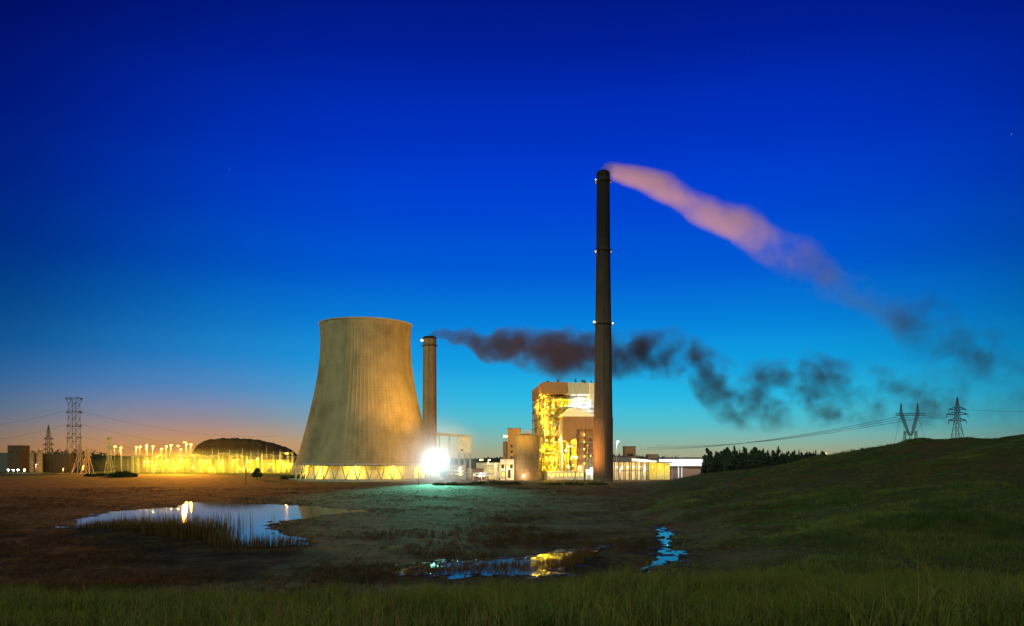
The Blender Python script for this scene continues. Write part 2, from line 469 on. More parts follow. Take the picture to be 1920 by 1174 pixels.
mudm = mat("wet_mud", (0.030, 0.019, 0.011), 0.55, var=0.45, scale=1.2, bump=0.5)
MV, MF = [], []
g_ = np.random.default_rng(77)
for poly, n_ in ((WATER[1][1], 90), (WATER[2][1], 46), (WATER[0][1], 70)):
    for _ in range(n_):
        c_ = poly[g_.integers(len(poly))] + g_.normal(0, 1.0, 2)
        rx_, ry_ = g_.uniform(.25, 1.3), g_.uniform(.25, 1.0)
        i0 = len(MV); ht = g_.uniform(.05, .14)
        for ring, zz in ((1.0, -.12), (.75, .035 + ht * .6), (.4, .035 + ht)):
            for k in range(9):
                a = 2 * math.pi * k / 9; w_ = ring * g_.uniform(.75, 1.25)
                MV.append((c_[0] + rx_ * w_ * math.cos(a), c_[1] + ry_ * 2 * w_ * math.sin(a), zz))
        for r_ in range(2):
            for k in range(9): MF.append((i0 + r_ * 9 + k, i0 + r_ * 9 + (k + 1) % 9, i0 + (r_ + 1) * 9 + (k + 1) % 9, i0 + (r_ + 1) * 9 + k))
        for k in range(1, 7, 2): MF.append((i0 + 18, i0 + 18 + k, i0 + 18 + k + 1, i0 + 18 + k + 2))
tag(link("mud", npmesh("mud", np.array(MV), np.array(MF), mudm, True)), "dark wet mud breaking the edges of the water", "mud", kind="stuff")

# ------------------------------------------------------------------ grass and reeds
def blades(p, h, w, lean=.35, per=4, spread=.15):
    n = len(p)
    P = np.repeat(p, per, 0); hh = np.repeat(h, per) * rng.uniform(.55, 1.15, n * per); ww = np.repeat(w, per) if np.ndim(w) else np.full(n * per, w)
    sp = np.repeat(spread, per) if np.ndim(spread) else spread
    P = P + np.stack([rng.normal(0, 1, n * per) * sp, rng.normal(0, 1, n * per) * sp, np.zeros(n * per)], 1)
    a = rng.uniform(0, 6.283, n * per); la = rng.uniform(0, 6.283, n * per); ln = hh * lean * rng.uniform(0, 1, n * per)
    s = np.stack([np.cos(a) * ww * .5, np.sin(a) * ww * .5, np.zeros_like(a)], 1)
    L = np.stack([np.cos(la) * ln, np.sin(la) * ln, hh], 1)
    mid = np.stack([np.cos(la) * ln * .3, np.sin(la) * ln * .3, hh * .6], 1)
    base = P - np.array([0, 0, .05])
    V = np.stack([base - s, base + s, P + mid + s * .7, P + mid - s * .7, P + L], 1).reshape(-1, 3)
    k = np.arange(n * per) * 5
    T = np.concatenate([np.stack([k, k + 1, k + 2], 1), np.stack([k, k + 2, k + 3], 1), np.stack([k + 3, k + 2, k + 4], 1)])
    return V, T

def clump(x, y, s=1.0):
    return .5 + .5 * np.sin(x * .9 * s + 1.7 * np.sin(y * .55 * s)) * np.sin(y * .7 * s + 1.3 * np.sin(x * .4 * s + 2))

def grass_mat(name, a, c, scale):
    m = bpy.data.materials.new(name); m.use_nodes = True
    n, l = m.node_tree.nodes, m.node_tree.links
    b = n["Principled BSDF"]; b.inputs["Roughness"].default_value = .8; b.inputs["Specular IOR Level"].default_value = .15
    t = n.new("ShaderNodeTexCoord"); k = n.new("ShaderNodeTexNoise"); k.inputs["Scale"].default_value = scale; k.inputs["Detail"].default_value = 9; k.inputs["Roughness"].default_value = .75
    l.new(t.outputs["Object"], k.inputs["Vector"])
    r = n.new("ShaderNodeValToRGB"); r.color_ramp.elements[0].position = .36; r.color_ramp.elements[1].position = .64
    r.color_ramp.elements[0].color = (*a, 1); r.color_ramp.elements[1].color = (*c, 1)
    l.new(k.outputs[0], r.inputs[0]); l.new(r.outputs[0], b.inputs["Base Color"])
    tl = n.new("ShaderNodeBsdfTranslucent"); l.new(r.outputs[0], tl.inputs[0])
    mx = n.new("ShaderNodeMixShader"); mx.inputs[0].default_value = .5; l.new(b.outputs[0], mx.inputs[1]); l.new(tl.outputs[0], mx.inputs[2])
    l.new(mx.outputs[0], n["Material Output"].inputs["Surface"])
    return m

n0 = 42000
y0 = 5.5 + 24 * rng.random(n0) ** .9
x0 = rng.uniform(-1, 1, n0) * (.72 * y0 + 2)
keep = rng.random(n0) < .08 + 1.0 * clump(x0, y0) ** 1.3
x0, y0 = x0[keep], y0[keep]
z0 = height(x0, y0)
h0 = (.08 + .44 * clump(x0 * .8 + 3, y0 * .8) ** 1.4) * rng.uniform(.7, 1.2, len(x0))
Vg, Tg = blades(np.stack([x0, y0, z0], 1), h0, .013, 1.0, 6, .10 + .08 * rng.random(len(x0)))
tag(link("foreground_grass", npmesh("foreground_grass", Vg, Tg, grass_mat("fresh_grass", (.17, .15, .03), (.06, .12, .014), .45))), "tufted green grass on the near bank", "grass", kind="stuff")

nt_ = 420
yt = 6.5 + 21 * rng.random(nt_); xt = rng.uniform(-1, 1, nt_) * (.72 * yt + 2)
Vg, Tg = blades(np.stack([xt, yt, height(xt, yt)], 1), rng.uniform(.22, .62, nt_), .015, 1.25, 70, rng.uniform(.07, .2, nt_))
tag(link("grass_tufts", npmesh("grass_tufts", Vg, Tg, grass_mat("tuft_grass", (.20, .19, .05), (.05, .10, .016), .9))), "bushy leaning tufts standing out of the near grass", "grass", kind="stuff")
ns = 2600
ys_ = 6 + 22 * rng.random(ns); xs_ = rng.uniform(-1, 1, ns) * (.72 * ys_ + 2)
kp = clump(xs_ * .5 + 9, ys_ * .6) > .45
xs_, ys_ = xs_[kp], ys_[kp]
Vg, Tg = blades(np.stack([xs_, ys_, height(xs_, ys_)], 1), rng.uniform(.25, .75, len(xs_)), .008, .55, 3, .10)
tag(link("dead_stalks", npmesh("dead_stalks", Vg, Tg, grass_mat("straw", (.24, .17, .07), (.14, .09, .04), 1.5))), "dry straw-coloured stalks among the near grass", "grass", kind="stuff")

n1 = 95000
y1 = 72 * (6.0 ** rng.random(n1))
x1 = rng.uniform(-.72, .74, n1) * y1
c1 = clump(x1, y1, .18) * .6 + clump(x1 + 31, y1, .07) * .6
d1 = wet(x1, y1)
hillw = sstep(.12, .25, x1 / y1)
keep = (d1 > .4) & (rng.random(n1) < (.45 + .55 * hillw) * (.06 + 1.25 * c1 ** 1.7))
x1, y1, c1, hw1 = x1[keep], y1[keep], c1[keep], hillw[keep]
h1 = (.14 + .75 * c1 ** 1.6 * (.65 + .35 * hw1)) * rng.uniform(.6, 1.2, len(x1))
zz1 = height(x1, y1)
for nm_, lb_, sel_, m_ in (("hillside_grass", "coarse green tussock grass over the hill", hw1 > .35 + .25 * np.sin(y1 / 19.), grass_mat("tussock_grass", (.17, .20, .050), (.026, .075, .022), .085)),
                           ("marsh_grass", "brown dead grass over the flat marsh round the water", hw1 <= .35 + .25 * np.sin(y1 / 19.), grass_mat("marsh_straw", (.12, .060, .020), (.045, .034, .012), .10))):
    Vg, Tg = blades(np.stack([x1, y1, zz1], 1)[sel_], h1[sel_], .045 + y1[sel_] * .00026, .9, 6, .20 + y1[sel_] * .0007)
    tag(link(nm_, npmesh(nm_, Vg, Tg, m_)), lb_, "grass", kind="stuff")

# reeds standing along the near edge of the pond and through the puddle
def along(pts, n):
    P = np.array([gpt(*p) for p in pts]); seg = np.linalg.norm(np.diff(P, axis=0), axis=1); s = np.concatenate([[0], np.cumsum(seg)])
    t = rng.random(n) * s[-1]
    return np.stack([np.interp(t, s, P[:, 0]), np.interp(t, s, P[:, 1])], 1)
r1 = along([(150, 990), (200, 991), (300, 1003), (404, 1013)], 1300); r1[:, 1] += rng.exponential(6.0, 1300) - 1
r2 = along([(404, 1014), (410, 1027), (480, 1028), (580, 1025)], 380); r2[:, 1] += rng.exponential(2.2, 380) - 1.2
r3 = along([(80, 990), (150, 990)], 60)
rp = np.concatenate([r1, r2, r3])
hr = np.concatenate([np.interp(r1[:, 0] / r1[:, 1], [-.53, -.45, -.37], [1.6, 3.0, 4.2]), np.full(380, 2.6), np.full(60, 1.0)]) * rng.uniform(.6, 1.1, len(rp))
Vr, Tr = blades(np.column_stack([rp, np.full(len(rp), 0.0)]), hr, .085, .16, 4, .5)
reed_m = grass_mat("dead_reeds", (.16, .085, .03), (.085, .055, .02), .3)
tag(link("pond_reeds", npmesh("pond_reeds", Vr, Tr, reed_m)), "tall brown reeds along the near edge of the pond", "reeds", kind="stuff")
pp = []
while len(pp) < 2600:
    q = along([(760, 1073), (850, 1066), (950, 1063), (1060, 1058), (1110, 1036)], 400); q[:, 1] += rng.normal(0, 4, 400); q = q[wet(q[:, 0], q[:, 1]) < .5]
    pp += list(q)
pp = np.array(pp[:2600])
Vr, Tr = blades(np.column_stack([pp, np.zeros(len(pp))]), rng.uniform(.2, .85, len(pp)) ** 1.2, .05, .35, 4, .3)
tag(link("puddle_reeds", npmesh("puddle_reeds", Vr, Tr, reed_m)), "thin rushes poking up through the long puddle", "reeds", kind="stuff")

# ------------------------------------------------------------------ cooling tower
TY = 603.0
TX = wx(686, TY)
ct = thing("cooling_tower", "wide waisted concrete cooling tower on raking legs, beside the slim pale chimney", "cooling tower", (TX, TY, 0))
prof = [(51.6, 11.2), (50.9, 13), (47.6, 23.6), (44.5, 35.1), (41.6, 46.7), (38.9, 58.3), (36.5, 69.9), (34.7, 81.5), (33.6, 93.1), (33.2, 100), (33.2, 106), (33.5, 112), (33.9, 115.4)]
zs = np.linspace(11.2, 115.4, 60)
pr = [(float(np.interp(z, [p[1] for p in prof], [p[0] for p in prof])), float(z)) for z in zs]
for _ in range(3): pr = [pr[0]] + [((pr[i - 1][0] + 2 * pr[i][0] + pr[i + 1][0]) / 4, pr[i][1]) for i in range(1, len(pr) - 1)] + [pr[-1]]
MB().lathe(pr + [(r - .7, z) for r, z in reversed(pr)] + [pr[0]], 352, rib=(4, .13)).build("shell", M["concrete"], ct)
MB().lathe([(33.5, 115.4), (34.6, 115.4), (34.6, 116.2), (33.2, 116.2), (33.2, 115.3)], 120).build("rim", M["concrete2"], ct)
MB().lathe([(51.0, 11.1), (52.4, 11.1), (52.4, 12.3), (51.4, 12.5)], 120).build("ring_beam", M["concrete2"], ct)
NL = 42
for i in range(NL):
    a0, a1, a2 = [2 * math.pi * (i + k) / NL for k in (0, -.42, .42)]
    q = MB(); f0 = (54.2 * math.cos(a0), 54.2 * math.sin(a0), .9)
    for a in (a1, a2): q.tube(f0, (51.6 * math.cos(a), 51.6 * math.sin(a), 11.3), .46, .42, 8)
    q.build("leg", M["concrete2"], ct)
MB().lathe([(58, -.5), (58, 1.7), (57.2, 1.7), (57.2, .6), (53, .6)], 120).build("basin", M["concrete2"], ct)
MB().lathe([(44, .5), (44, 10.5), (10, 10.8)], 72).build("packing", M["cream"], ct)
for i in range(10):  # added lights, no lamps of the tower, brighten the packing behind the legs
    a = 2 * math.pi * (i + .5) / 10
    point(ct, (49 * math.cos(a), 49 * math.sin(a), 8.0), 11000, (1, .66, .05), .3)

# ------------------------------------------------------------------ chimneys
def chimney(name, label, X, Y, prof, plats, lamps, m, topz=None):
    t = thing(name, label, "chimney", (X, Y, 0))
    z1 = prof[-1][1]
    zc = topz if topz else z1
    rr = lambda z: float(np.interp(z, [p[1] for p in prof], [p[0] for p in prof]))
    zz = [z for z in np.linspace(0, zc, 40)]
    lo = sorted(set(zz) | {p[1] for p in prof if p[1] <= zc})
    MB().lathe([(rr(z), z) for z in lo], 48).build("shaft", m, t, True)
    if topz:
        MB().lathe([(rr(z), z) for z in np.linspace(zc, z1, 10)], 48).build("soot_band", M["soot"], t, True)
    MB().lathe([(rr(z1), z1), (rr(z1) * 1.06, z1), (rr(z1) * 1.06, z1 + 1.4), (rr(z1) * .78, z1 + 2.6), (rr(z1) * .74, z1 - 6)], 48).build("crown", M["soot"], t)
    for z in plats:
        r = rr(z)
        p = MB().lathe([(r, z), (r + 1.3, z + .1), (r + 1.3, z + .35), (r, z + .35)], 40).build("platform", M["dsteel"], t)
        q = MB()
        for k in range(20):
            a = 2 * math.pi * k / 20
            q.bar(((r + 1.2) * math.cos(a), (r + 1.2) * math.sin(a), z + .3), ((r + 1.2) * math.cos(a), (r + 1.2) * math.sin(a), z + 1.5), .09)
        q.lathe([(r + 1.15, z + 1.4), (r + 1.27, z + 1.4), (r + 1.27, z + 1.55), (r + 1.15, z + 1.55), (r + 1.15, z + 1.4)], 40)
        q.build("railing", M["dsteel"], p)
    q = MB()
    for s in (-.35, .35): q.bar((s, -prof[0][0] - .35, 1), (s, -rr(z1) - .35, z1), .1)
    for k in range(int(z1 / 2)):
        z = 1 + 2 * k; q.bar((-.35, -rr(z) - .35 - (0), z), (.35, -rr(z) - .35, z), .08)
    q.build("ladder", M["dsteel"], t)
    for (dx, z, s) in lamps:
        x = dx * (rr(z) + .9)
        g = MB().box(x - .35, x + .35, -1.35 - .35, -1.35 + .35, z - .9, z - .3).build("warning_light", M["dsteel"], t)
        MB().lathe([(s * .5, z - .3), (s, z + s * .3), (s * .8, z + s), (s * .2, z + s * 1.5)], 10, (x, -1.35), (True, True)).build("lens", M["red"], g, True)
    return t
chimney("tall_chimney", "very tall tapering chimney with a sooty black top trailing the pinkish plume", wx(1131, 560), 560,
        [(7.1, 0), (6.75, 44), (6.45, 44.6), (5.6, 110), (4.9, 160), (4.5, 213.4)], [109, 160, 208.5], [(-1, 110.4, .6), (1, 109.6, .4), (-1, 209.6, .3)], M["graded"], 208)
chimney("short_chimney", "shorter pale straight chimney close behind the cooling tower, leaking dark smoke", wx(805.5, 800), 800,
        [(7.3, 0), (7.0, 60), (6.6, 135)], [128], [(-1, 133.0, 1.0)], M["tan"])

# ------------------------------------------------------------------ boiler house
BY = 620.0
def bx(px, Y=BY): return wx(px, Y)
def bz(py, Y=BY): return wz(py, Y)
bh = thing("boiler_house", "tallest building of the plant, an open lit steel frame under brown and grey cladding", "building", (bx(1018), BY, 0), R(4.8))
def L(px, Y=BY): return bx(px, Y) - bx(1018)
W1, W2, W3 = L(1064), L(1112), L(1128)
ZT, ZB = bz(716), bz(738)
# upper cladding: brown over the open frame, grey beside it
MB().box(0, W1, 0, 78, ZB, ZT).build("brown_cladding", M["clad"], bh)
MB().box(W1 + .02, W3, .8, 76, ZB - .4, ZT - .3).build("grey_cladding", M["gclad"], bh)
q = MB()
for k in range(11): q.box(k * W1 / 10 - .06, k * W1 / 10 + .06, -.18, -.003, ZB, ZT - .1)
for k in range(20): q.box(-.18, -.003, 2 + k * 3.9, 2.14 + k * 3.9, ZB, ZT - .1)
q.build("cladding_rib", M["clad"], bh)
q = MB()
for k in range(6): q.box(W1 + .3, W3 - .2, .62, .797, ZB + .6 + k * 1.4, ZB + .75 + k * 1.4)
q.build("cladding_seam", M["gclad"], bh)
for x, y, w, h in ((4, 8, 2, 1.6), (12, 5, 1.2, 2.4), (17, 12, 3, 1.2), (26, 6, 1, 2.8), (33, 10, 2.6, 1.4), (38, 4, .7, 2)): MB().box(x, x + w, y, y + w, ZT + .003, ZT + h).build("roof_vent", M["dsteel"], bh)
# open frame: columns, decks, back wall
cxs = [0.5, 5.6, 10.8, 16.2, 21.4, 26.5]
for x in (cxs[0], cxs[1], cxs[3], cxs[5]):
    for y in (.6, 26, 52, 77):
        if y > 1 and x > 1: continue
        MB().box(x - .26, x + .26, y - .26, y + .26, 0, ZB - .003).build("column", M["clad"], bh)
levels = [6 + 7.0 * k for k in range(9)]
for z in levels:
    d = MB().box(.2, W1 + 6, 1.1, 15.9, z - .18, z + .12).build("deck", M["steel"], bh)
    q = MB()
    for zz in (.55, 1.1): q.bar((.3, .9, z + zz), (W1 + 6, .9, z + zz), .09)
    for k in range(14): q.bar((.4 + k * 1.95, .9, z), (.4 + k * 1.95, .9, z + 1.1), .08)
    q.build("railing", M["steel"], d)
    MB().box(-.25, .15, 1.1, 77, z - .35, z + .25).build("edge_beam", M["dsteel"], bh)
MB().box(1.2, W3 - .5, 16.0, 77, 0, ZB - .5).build("inner_wall", M["ochre"], bh)
q = MB()
for k in range(6):
    x0_, x1_ = cxs[k % 5], cxs[k % 5 + 1]
    z_ = levels[(k * 2) % 8]
    MB().bar((x0_, .7, z_), (x1_, .7, z_ + 7), .3).bar((x1_, .7, z_), (x0_, .7, z_ + 7), .3).build("brace", M["dsteel"], bh)
for k in range(4):
    MB().bar((0, 1 + k * 19, levels[k * 2]), (0, 20 + k * 19, levels[k * 2] + 14), .3).bar((0, 20 + k * 19, levels[k * 2]), (0, 1 + k * 19, levels[k * 2] + 14), .3).build("brace", M["dsteel"], bh)
g = random.Random(5)
for k in range(34):
    z = levels[g.randrange(8)]; x = g.uniform(1, W1 + 1); w = g.uniform(1.5, 4); d0 = g.uniform(4, 10)
    m_ = M[g.choice(["cream", "steel", "gclad", "clad"])]
    if k % 2: MB().box(x, x + w, d0, d0 + w, z + .13, z + g.uniform(2, 5)).build("equipment_unit", m_, bh)
    else: MB().tube((x, d0, z + 1.6), (x + w + 3, d0, z + 1.6), 1.1, n=14).build("vessel", m_, bh, True)
for k in range(12):
    x = g.uniform(1, W1 + 4); y_ = g.uniform(3, 9); z0_ = g.choice(levels[:5]); r_ = g.uniform(.25, .7)
    MB().tube((x, y_, z0_), (x, y_, min(z0_ + g.uniform(14, 40), ZB - 1)), r_, n=10).build("riser_pipe", M["gclad"], bh, True)
# pale panelled block on the right, lit white, with the brown duct box in front of it
MB().box(L(1070), W3 - .2, 8, 15.9, bz(786), ZB - .45).build("white_block", M["white"], bh)
q = MB()
for k in range(5): q.box(L(1072), W3 - 1, 7.6, 7.997, bz(742) - k * 3.1 - .5, bz(742) - k * 3.1)
q.build("louvre_band", M["dsteel"], bh)
MB().box(L(1106), W3, .3, 7.9, bz(760), ZT - .5).build("stair_shaft", M["cream"], bh)
dx0, dx1, dzt = L(1049), L(1116), bz(783)
dct = MB().prism([(dx0, dzt), (dx0, bz(826)), (L(1060), bz(830)), (L(1074), bz(822)), (L(1076), bz(806)), (dx1, bz(806)), (dx1, dzt)], -17, 7.5).build("duct_box", M["clad"], bh)
MB().prism([(dx0 - .4, dzt + .02), (dx1 + .2, dzt + .02), (dx1 + .2, dzt + .6), (L(1070), dzt + 6.5), (L(1064), dzt + 6.5), (dx0 - .4, dzt + .6)], -17.4, 7.4).build("duct_roof", M["white"], bh)
q = MB()
for k in range(8): q.box(dx0 + 1.5 + k * 3.1, dx0 + 1.75 + k * 3.1, -17.25, -17.003, bz(805) + .1, dzt - .3)
q.build("duct_rib", M["clad"], dct)
MB().box(L(1076), L(1091), -14, 6, 2, bz(806) - .02).build("dust_hopper", M["clad"], bh)
MB().box(L(1093), L(1112), -12, 6, 10, bz(806) - .02).build("lift_shaft", M["clad"], bh)
g = random.Random(17)
for k in range(7):
    z_ = 6 + k * 4.4
    MB().box(L(1076) - .1, L(1112), -16.3, -14.02, z_, z_ + .22).build("walkway", M["steel"], bh)
for k in range(6):
    x_ = L(1094) + k * 1.25; MB().tube((x_, -13, 2), (x_, -13, g.uniform(14, 28)), .3, n=8).build("riser_pipe", M[g.choice(["cream", "gclad"])], bh, True)
for k in range(5):
    x_ = L(1096) + (k % 3) * 2.4; z_ = 13 + k * 4; MB().box(x_, x_ + 1.1, -12.2, -12.003, z_, z_ + 1.6).build("window", M["win"] if k % 2 else M["dark"], bh)
for px in (1052, 1063, 1076, 1091, 1110):
    MB().box(L(px) - .35, L(px) + .35, -16.6, -15.9, 0, bz(829 if px < 1074 else 806) - .02).build("column", M["dsteel"], bh)
MB().tube((L(1048), -12, 5), (L(1048), -12, bz(790)), 1.1, n=12).build("riser_pipe", M["gclad"], bh, True)
MB().tube((L(1058), -13, bz(836)), (L(1074), -13, bz(836)), 1.3, n=12).build("cross_pipe", M["cream"], bh, True)
# low annex at the foot of the frame
MB().box(L(1020), L(1088), -19, -1, 0, 6.4).build("annex", M["cream"], bh)
q = MB()
for k in range(9): q.box(L(1022) + k * 3.05, L(1022) + k * 3.05 + 2.0, -19.25, -19.003, 2.6, 5.0)
q.build("annex_window", M["win"], bh)
MB().box(L(1091), L(1110), -20, -6, 0, bz(880)).build("plant_room", M["white"], bh)
MB().box(L(1094), L(1099), -20.2, -20.003, 0, 3.4).build("door", M["gclad"], bh)
# lamps of the building
def bulb(parent, x, y, z, m, w, c, s=.35):
    MB().lathe([(s * .3, z - s), (s, z - s * .5), (s, z + s * .4), (s * .3, z + s)], 8, (x, y), (True, True)).build("lamp", m, parent, True)
    point(parent, (x, y - .2, z), w, c, .5)
g = random.Random(9)
for z in levels[:9]:
    for j in range(4):
        x = 1.8 + j * 7.0 + g.uniform(-2.2, 2.2)
        if z + 5 > ZB - 2 and j == 3: continue
        bulb(bh, x, g.uniform(2.0, 8.0), z + g.uniform(2.6, 6.0), M["sodium"], g.uniform(15000, 26000), (1, .66, .012), g.uniform(.35, .6))
    if g.random() < .7: bulb(bh, -.6, 4 + g.uniform(0, 60), z + g.uniform(2, 5), M["sodium"], 16000, (1, .64, .015), .35)
for k in range(10): bulb(bh, g.uniform(L(1020), L(1075)), g.uniform(-8, -2), g.uniform(8, 34), M["sodium"], 9000, (1, .66, .02), g.uniform(.3, .55))
for x, z in ((L(1075), 54.5), (L(1090), 54.0), (L(1103), 55.5)):
    bulb(bh, x, .5, z + 3, M["wlamp"], 13000, (.95, 1, .98), .5)
for k in range(5): bulb(bh, L(1090.5), -14.6, 12 + k * 5.5, M["sodium"], 700, SODIUM, .38)
for px, z in ((1045, 30), (1056, 22), (1068, 17), (1060, 10), (1082, 9)): bulb(bh, L(px), -15, z, M["warm"], 14000, (1, .75, .15), .5)
bulb(bh, L(1100), -22, 8.5, M["wlamp"], 3000, (1, .97, .85), .35)
def bh_local(x, y, z):
    dx, dy, c_, s_ = x - bx(1018), y - BY, math.cos(R(-4.8)), math.sin(R(-4.8))
    return (dx * c_ - dy * s_, dx * s_ + dy * c_, z)
# added roof spots that warm the smoke, no known floodlights there
fl = MB().box(30, 33, -.6, .9, ZT + .2, ZT + 1.6).build("added_roof_spot", M["dsteel"], bh)
spot(bh, (31.5, .2, ZT + 3), bh_local(wx(1265, 560), 560, wz(360, 560)), 2.5e6, (1, .58, .27), 78, .6, 3)
spot(bh, (8, 60, ZT + 3), bh_local(wx(1000, 800), 800, wz(660, 800)), 3.0e5, (1, .45, .28), 76, .7, 2)

# ------------------------------------------------------------------ silo, block towers and low plant to the left of the boiler house
SY = 596.0
si = thing("silo", "round banded concrete silo standing in front of the frame's left flank", "silo", (wx(987.5, SY), SY, 0))
sr = (1012 - 963) / 2 / F * SY; sz = wz(819, SY)
MB().lathe([(sr, 0), (sr, sz), (sr - .8, sz + .9), (sr * .3, sz + 2.2), (.1, sz + 2.4)], 56).build("wall", M["tan"], si)
for k in range(9): MB().lathe([(sr, 3 + k * 3.2), (sr + .14, 3 + k * 3.2), (sr + .14, 3.3 + k * 3.2), (sr, 3.3 + k * 3.2)], 56).build("band", M["tan"], si)
q = MB().box(-6.8, -4.6, -2, 2, sz + .2, sz + 3.6); q.build("roof_hatch", M["clad"], si)
MB().box(-1.2, 1.6, -2.2, 1, sz + 1.9, sz + 4.6).build("filter_box", M["clad"], si)
MB().box(5.6, 8.4, -1, 2, sz + .2, sz + 2.2).build("vent_box", M["clad"], si)

def block(name, label, cat, px0, px1, pyt, Y, depth, m, roof=True, wins=(), z0=0.0):
    x0_, x1_ = wx(px0, Y), wx(px1, Y)
    t = thing(name, label, cat, ((x0_ + x1_) / 2, Y, z0))
    w, h = (x1_ - x0_) / 2, wz(pyt, Y) - z0
    MB().box(-w, w, 0, depth, -1, h).build("wall", m, t)
    if roof: MB().box(-w - .3, w + .3, -.3, depth + .3, h + .003, h + .5).build("roof", M["dsteel"], t)
    for (fx, fz, fw, fh, mm) in wins:
        f = MB().box(-w + fx * 2 * w, -w + (fx + fw) * 2 * w, -.12, -.003, fz * h, (fz + fh) * h).build("window", M["dsteel"], t)
        MB().box(-w + (fx + .08 * fw) * 2 * w, -w + (fx + .92 * fw) * 2 * w, -.2, -.123, (fz + .1 * fh) * h, (fz + .9 * fh) * h).build("pane", mm, f)
    return t
Wn, Dk = M["win"], M["dark"]
block("transfer_tower", "tall brown block tower rising behind the round silo", "building", 952, 977, 804, 665, 14, M["clad"], wins=[(.2, .62, .18, .06, Dk), (.5, .62, .18, .06, Dk), (.2, .5, .18, .06, Dk), (.55, .5, .2, .06, Wn), (.2, .38, .18, .06, Dk)])
block("stair_tower", "narrow dark stair tower attached left of the brown block tower", "building", 943, 952, 829, 668, 9, M["brick"], wins=[(.3, .6, .4, .07, Dk), (.3, .4, .4, .07, Dk)])
block("switch_house", "cream lamplit hall two storeys high at the silo's left foot", "building", 938, 964, 861, 590, 12, M["cream"], wins=[(.08, .55, .2, .2, Dk), (.4, .55, .2, .2, Wn), (.7, .55, .2, .2, Dk), (.1, .12, .25, .3, Wn), (.55, .1, .2, .4, Dk)])
block("pump_house", "low brick pump house among pipes, one lit window", "building", 884, 906, 880, 600, 8, M["brick"], wins=[(.15, .3, .2, .35, Wn), (.6, .3, .2, .35, Dk)])
block("workshop", "long pale workshop shed with dark doorways beyond the pipe racks", "building", 893, 938, 868, 650, 14, M["gclad"], wins=[(.06, .02, .14, .55, Dk), (.3, .02, .14, .55, Wn), (.56, .35, .12, .25, Dk), (.78, .35, .12, .25, Wn)])
block("ash_store", "squat grey store with flat roof just right of the white floodlight", "building", 845, 872, 872, 620, 10, M["concrete2"], wins=[(.2, .2, .2, .4, Dk), (.6, .2, .2, .4, Wn)])

# conveyor gallery on trestles, ending in a transfer house
CYV = 640.0
cv = thing("conveyor_gallery", "raised pale conveyor gallery ending in a square transfer house on legs", "conveyor", (wx(871, CYV), CYV, 0))
cl = lambda px: wx(px, CYV) - wx(871, CYV)
cz_ = lambda py: wz(py, CYV)
MB().prism([(cl(818), cz_(816)), (cl(862), cz_(821)), (cl(862), cz_(814)), (cl(818), cz_(811))], -2, 2).build("gallery", M["cream"], cv)
tw = MB().box(cl(859), cl(883), -5, 6, cz_(850), cz_(819)).build("transfer_house", M["cream"], cv)
MB().prism([(cl(858), cz_(819) + .01), (cl(884), cz_(819) + .01), (cl(884), cz_(817)), (cl(858), cz_(814))], -5.4, 6.4).build("roof", M["gclad"], cv)
MB().box(cl(865), cl(869), -5.2, -5.003, cz_(846), cz_(842)).build("window", M["dark"], tw)
for px in (860.5, 871, 881.5):
    for y in (-4.4, 5.2): MB().box(cl(px) - .4, cl(px) + .4, y - .4, y + .4, 0, cz_(850) - .01).build("trestle_leg", M["steel"], cv)
for px in (824, 842): MB().tube((cl(px), 0, 0), (cl(px), 0, cz_(817)), .6, n=8).build("trestle_leg", M["steel"], cv)

# pipe racks, tanks and small lamp posts on the yard between the tower and the silo
def pipe_rack(label, px0, px1, Y, h):
    t = thing("pipe_rack", label, "pipe rack", (wx(px0, Y), Y, 0))
    w = wx(px1, Y) - wx(px0, Y); n = max(2, int(w / 6))
    for k in range(n + 1):
        p = MB()
        for y in (-1.6, 1.6): p.bar((k * w / n, y, 0), (k * w / n, y, h), .32)
        p.bar((k * w / n, -1.6, h), (k * w / n, 1.6, h), .3); p.bar((k * w / n, -1.6, h * .6), (k * w / n, 1.6, h * .6), .3)
        p.build("trestle", M["steel"], t)
    for k, (y, z, r) in enumerate(((-1, h + .5, .35), (0, h + .6, .45), (1, h + .5, .3), (-.6, h * .6 + .5, .35), (.7, h * .6 + .5, .3))):
        MB().tube((-.6, y, z), (w + .6, y, z), r, n=10).build("pipe", M["cream" if k % 2 else "gclad"], t, True)
    return t
pipe_rack("low pipe rack with silvery pipes running past the brick pump house", 872, 934, 586, 4.6)
pipe_rack("taller pipe rack with stacked pipes leading to the silo", 905, 962, 628, 9.5)
pipe_rack("short pipe rack tucked beside the floodlit grey store", 838, 868, 606, 6)
def tank(label, px, Y, r, h, m):
    t = thing("storage_tank", label, "tank", (wx(px, Y), Y, 0))
    MB().lathe([(r, 0), (r, h), (r * .5, h + r * .18), (.05, h + r * .25)], 32).build("shell", m, t)
    MB().tube((r + .2, 0, 0), (r + .2, 0, h + .5), .12).build("ladder", M["dsteel"], t)
    return t
tank("squat white tank in front of the long workshop shed", 917, 618, 3.6, 7.5, M["white"])
tank("slender cream tank rising beside the low pipe rack", 931, 600, 1.6, 12, M["cream"])
tank("small grey tank near the foot of the conveyor gallery", 880, 628, 2.6, 8, M["gclad"])

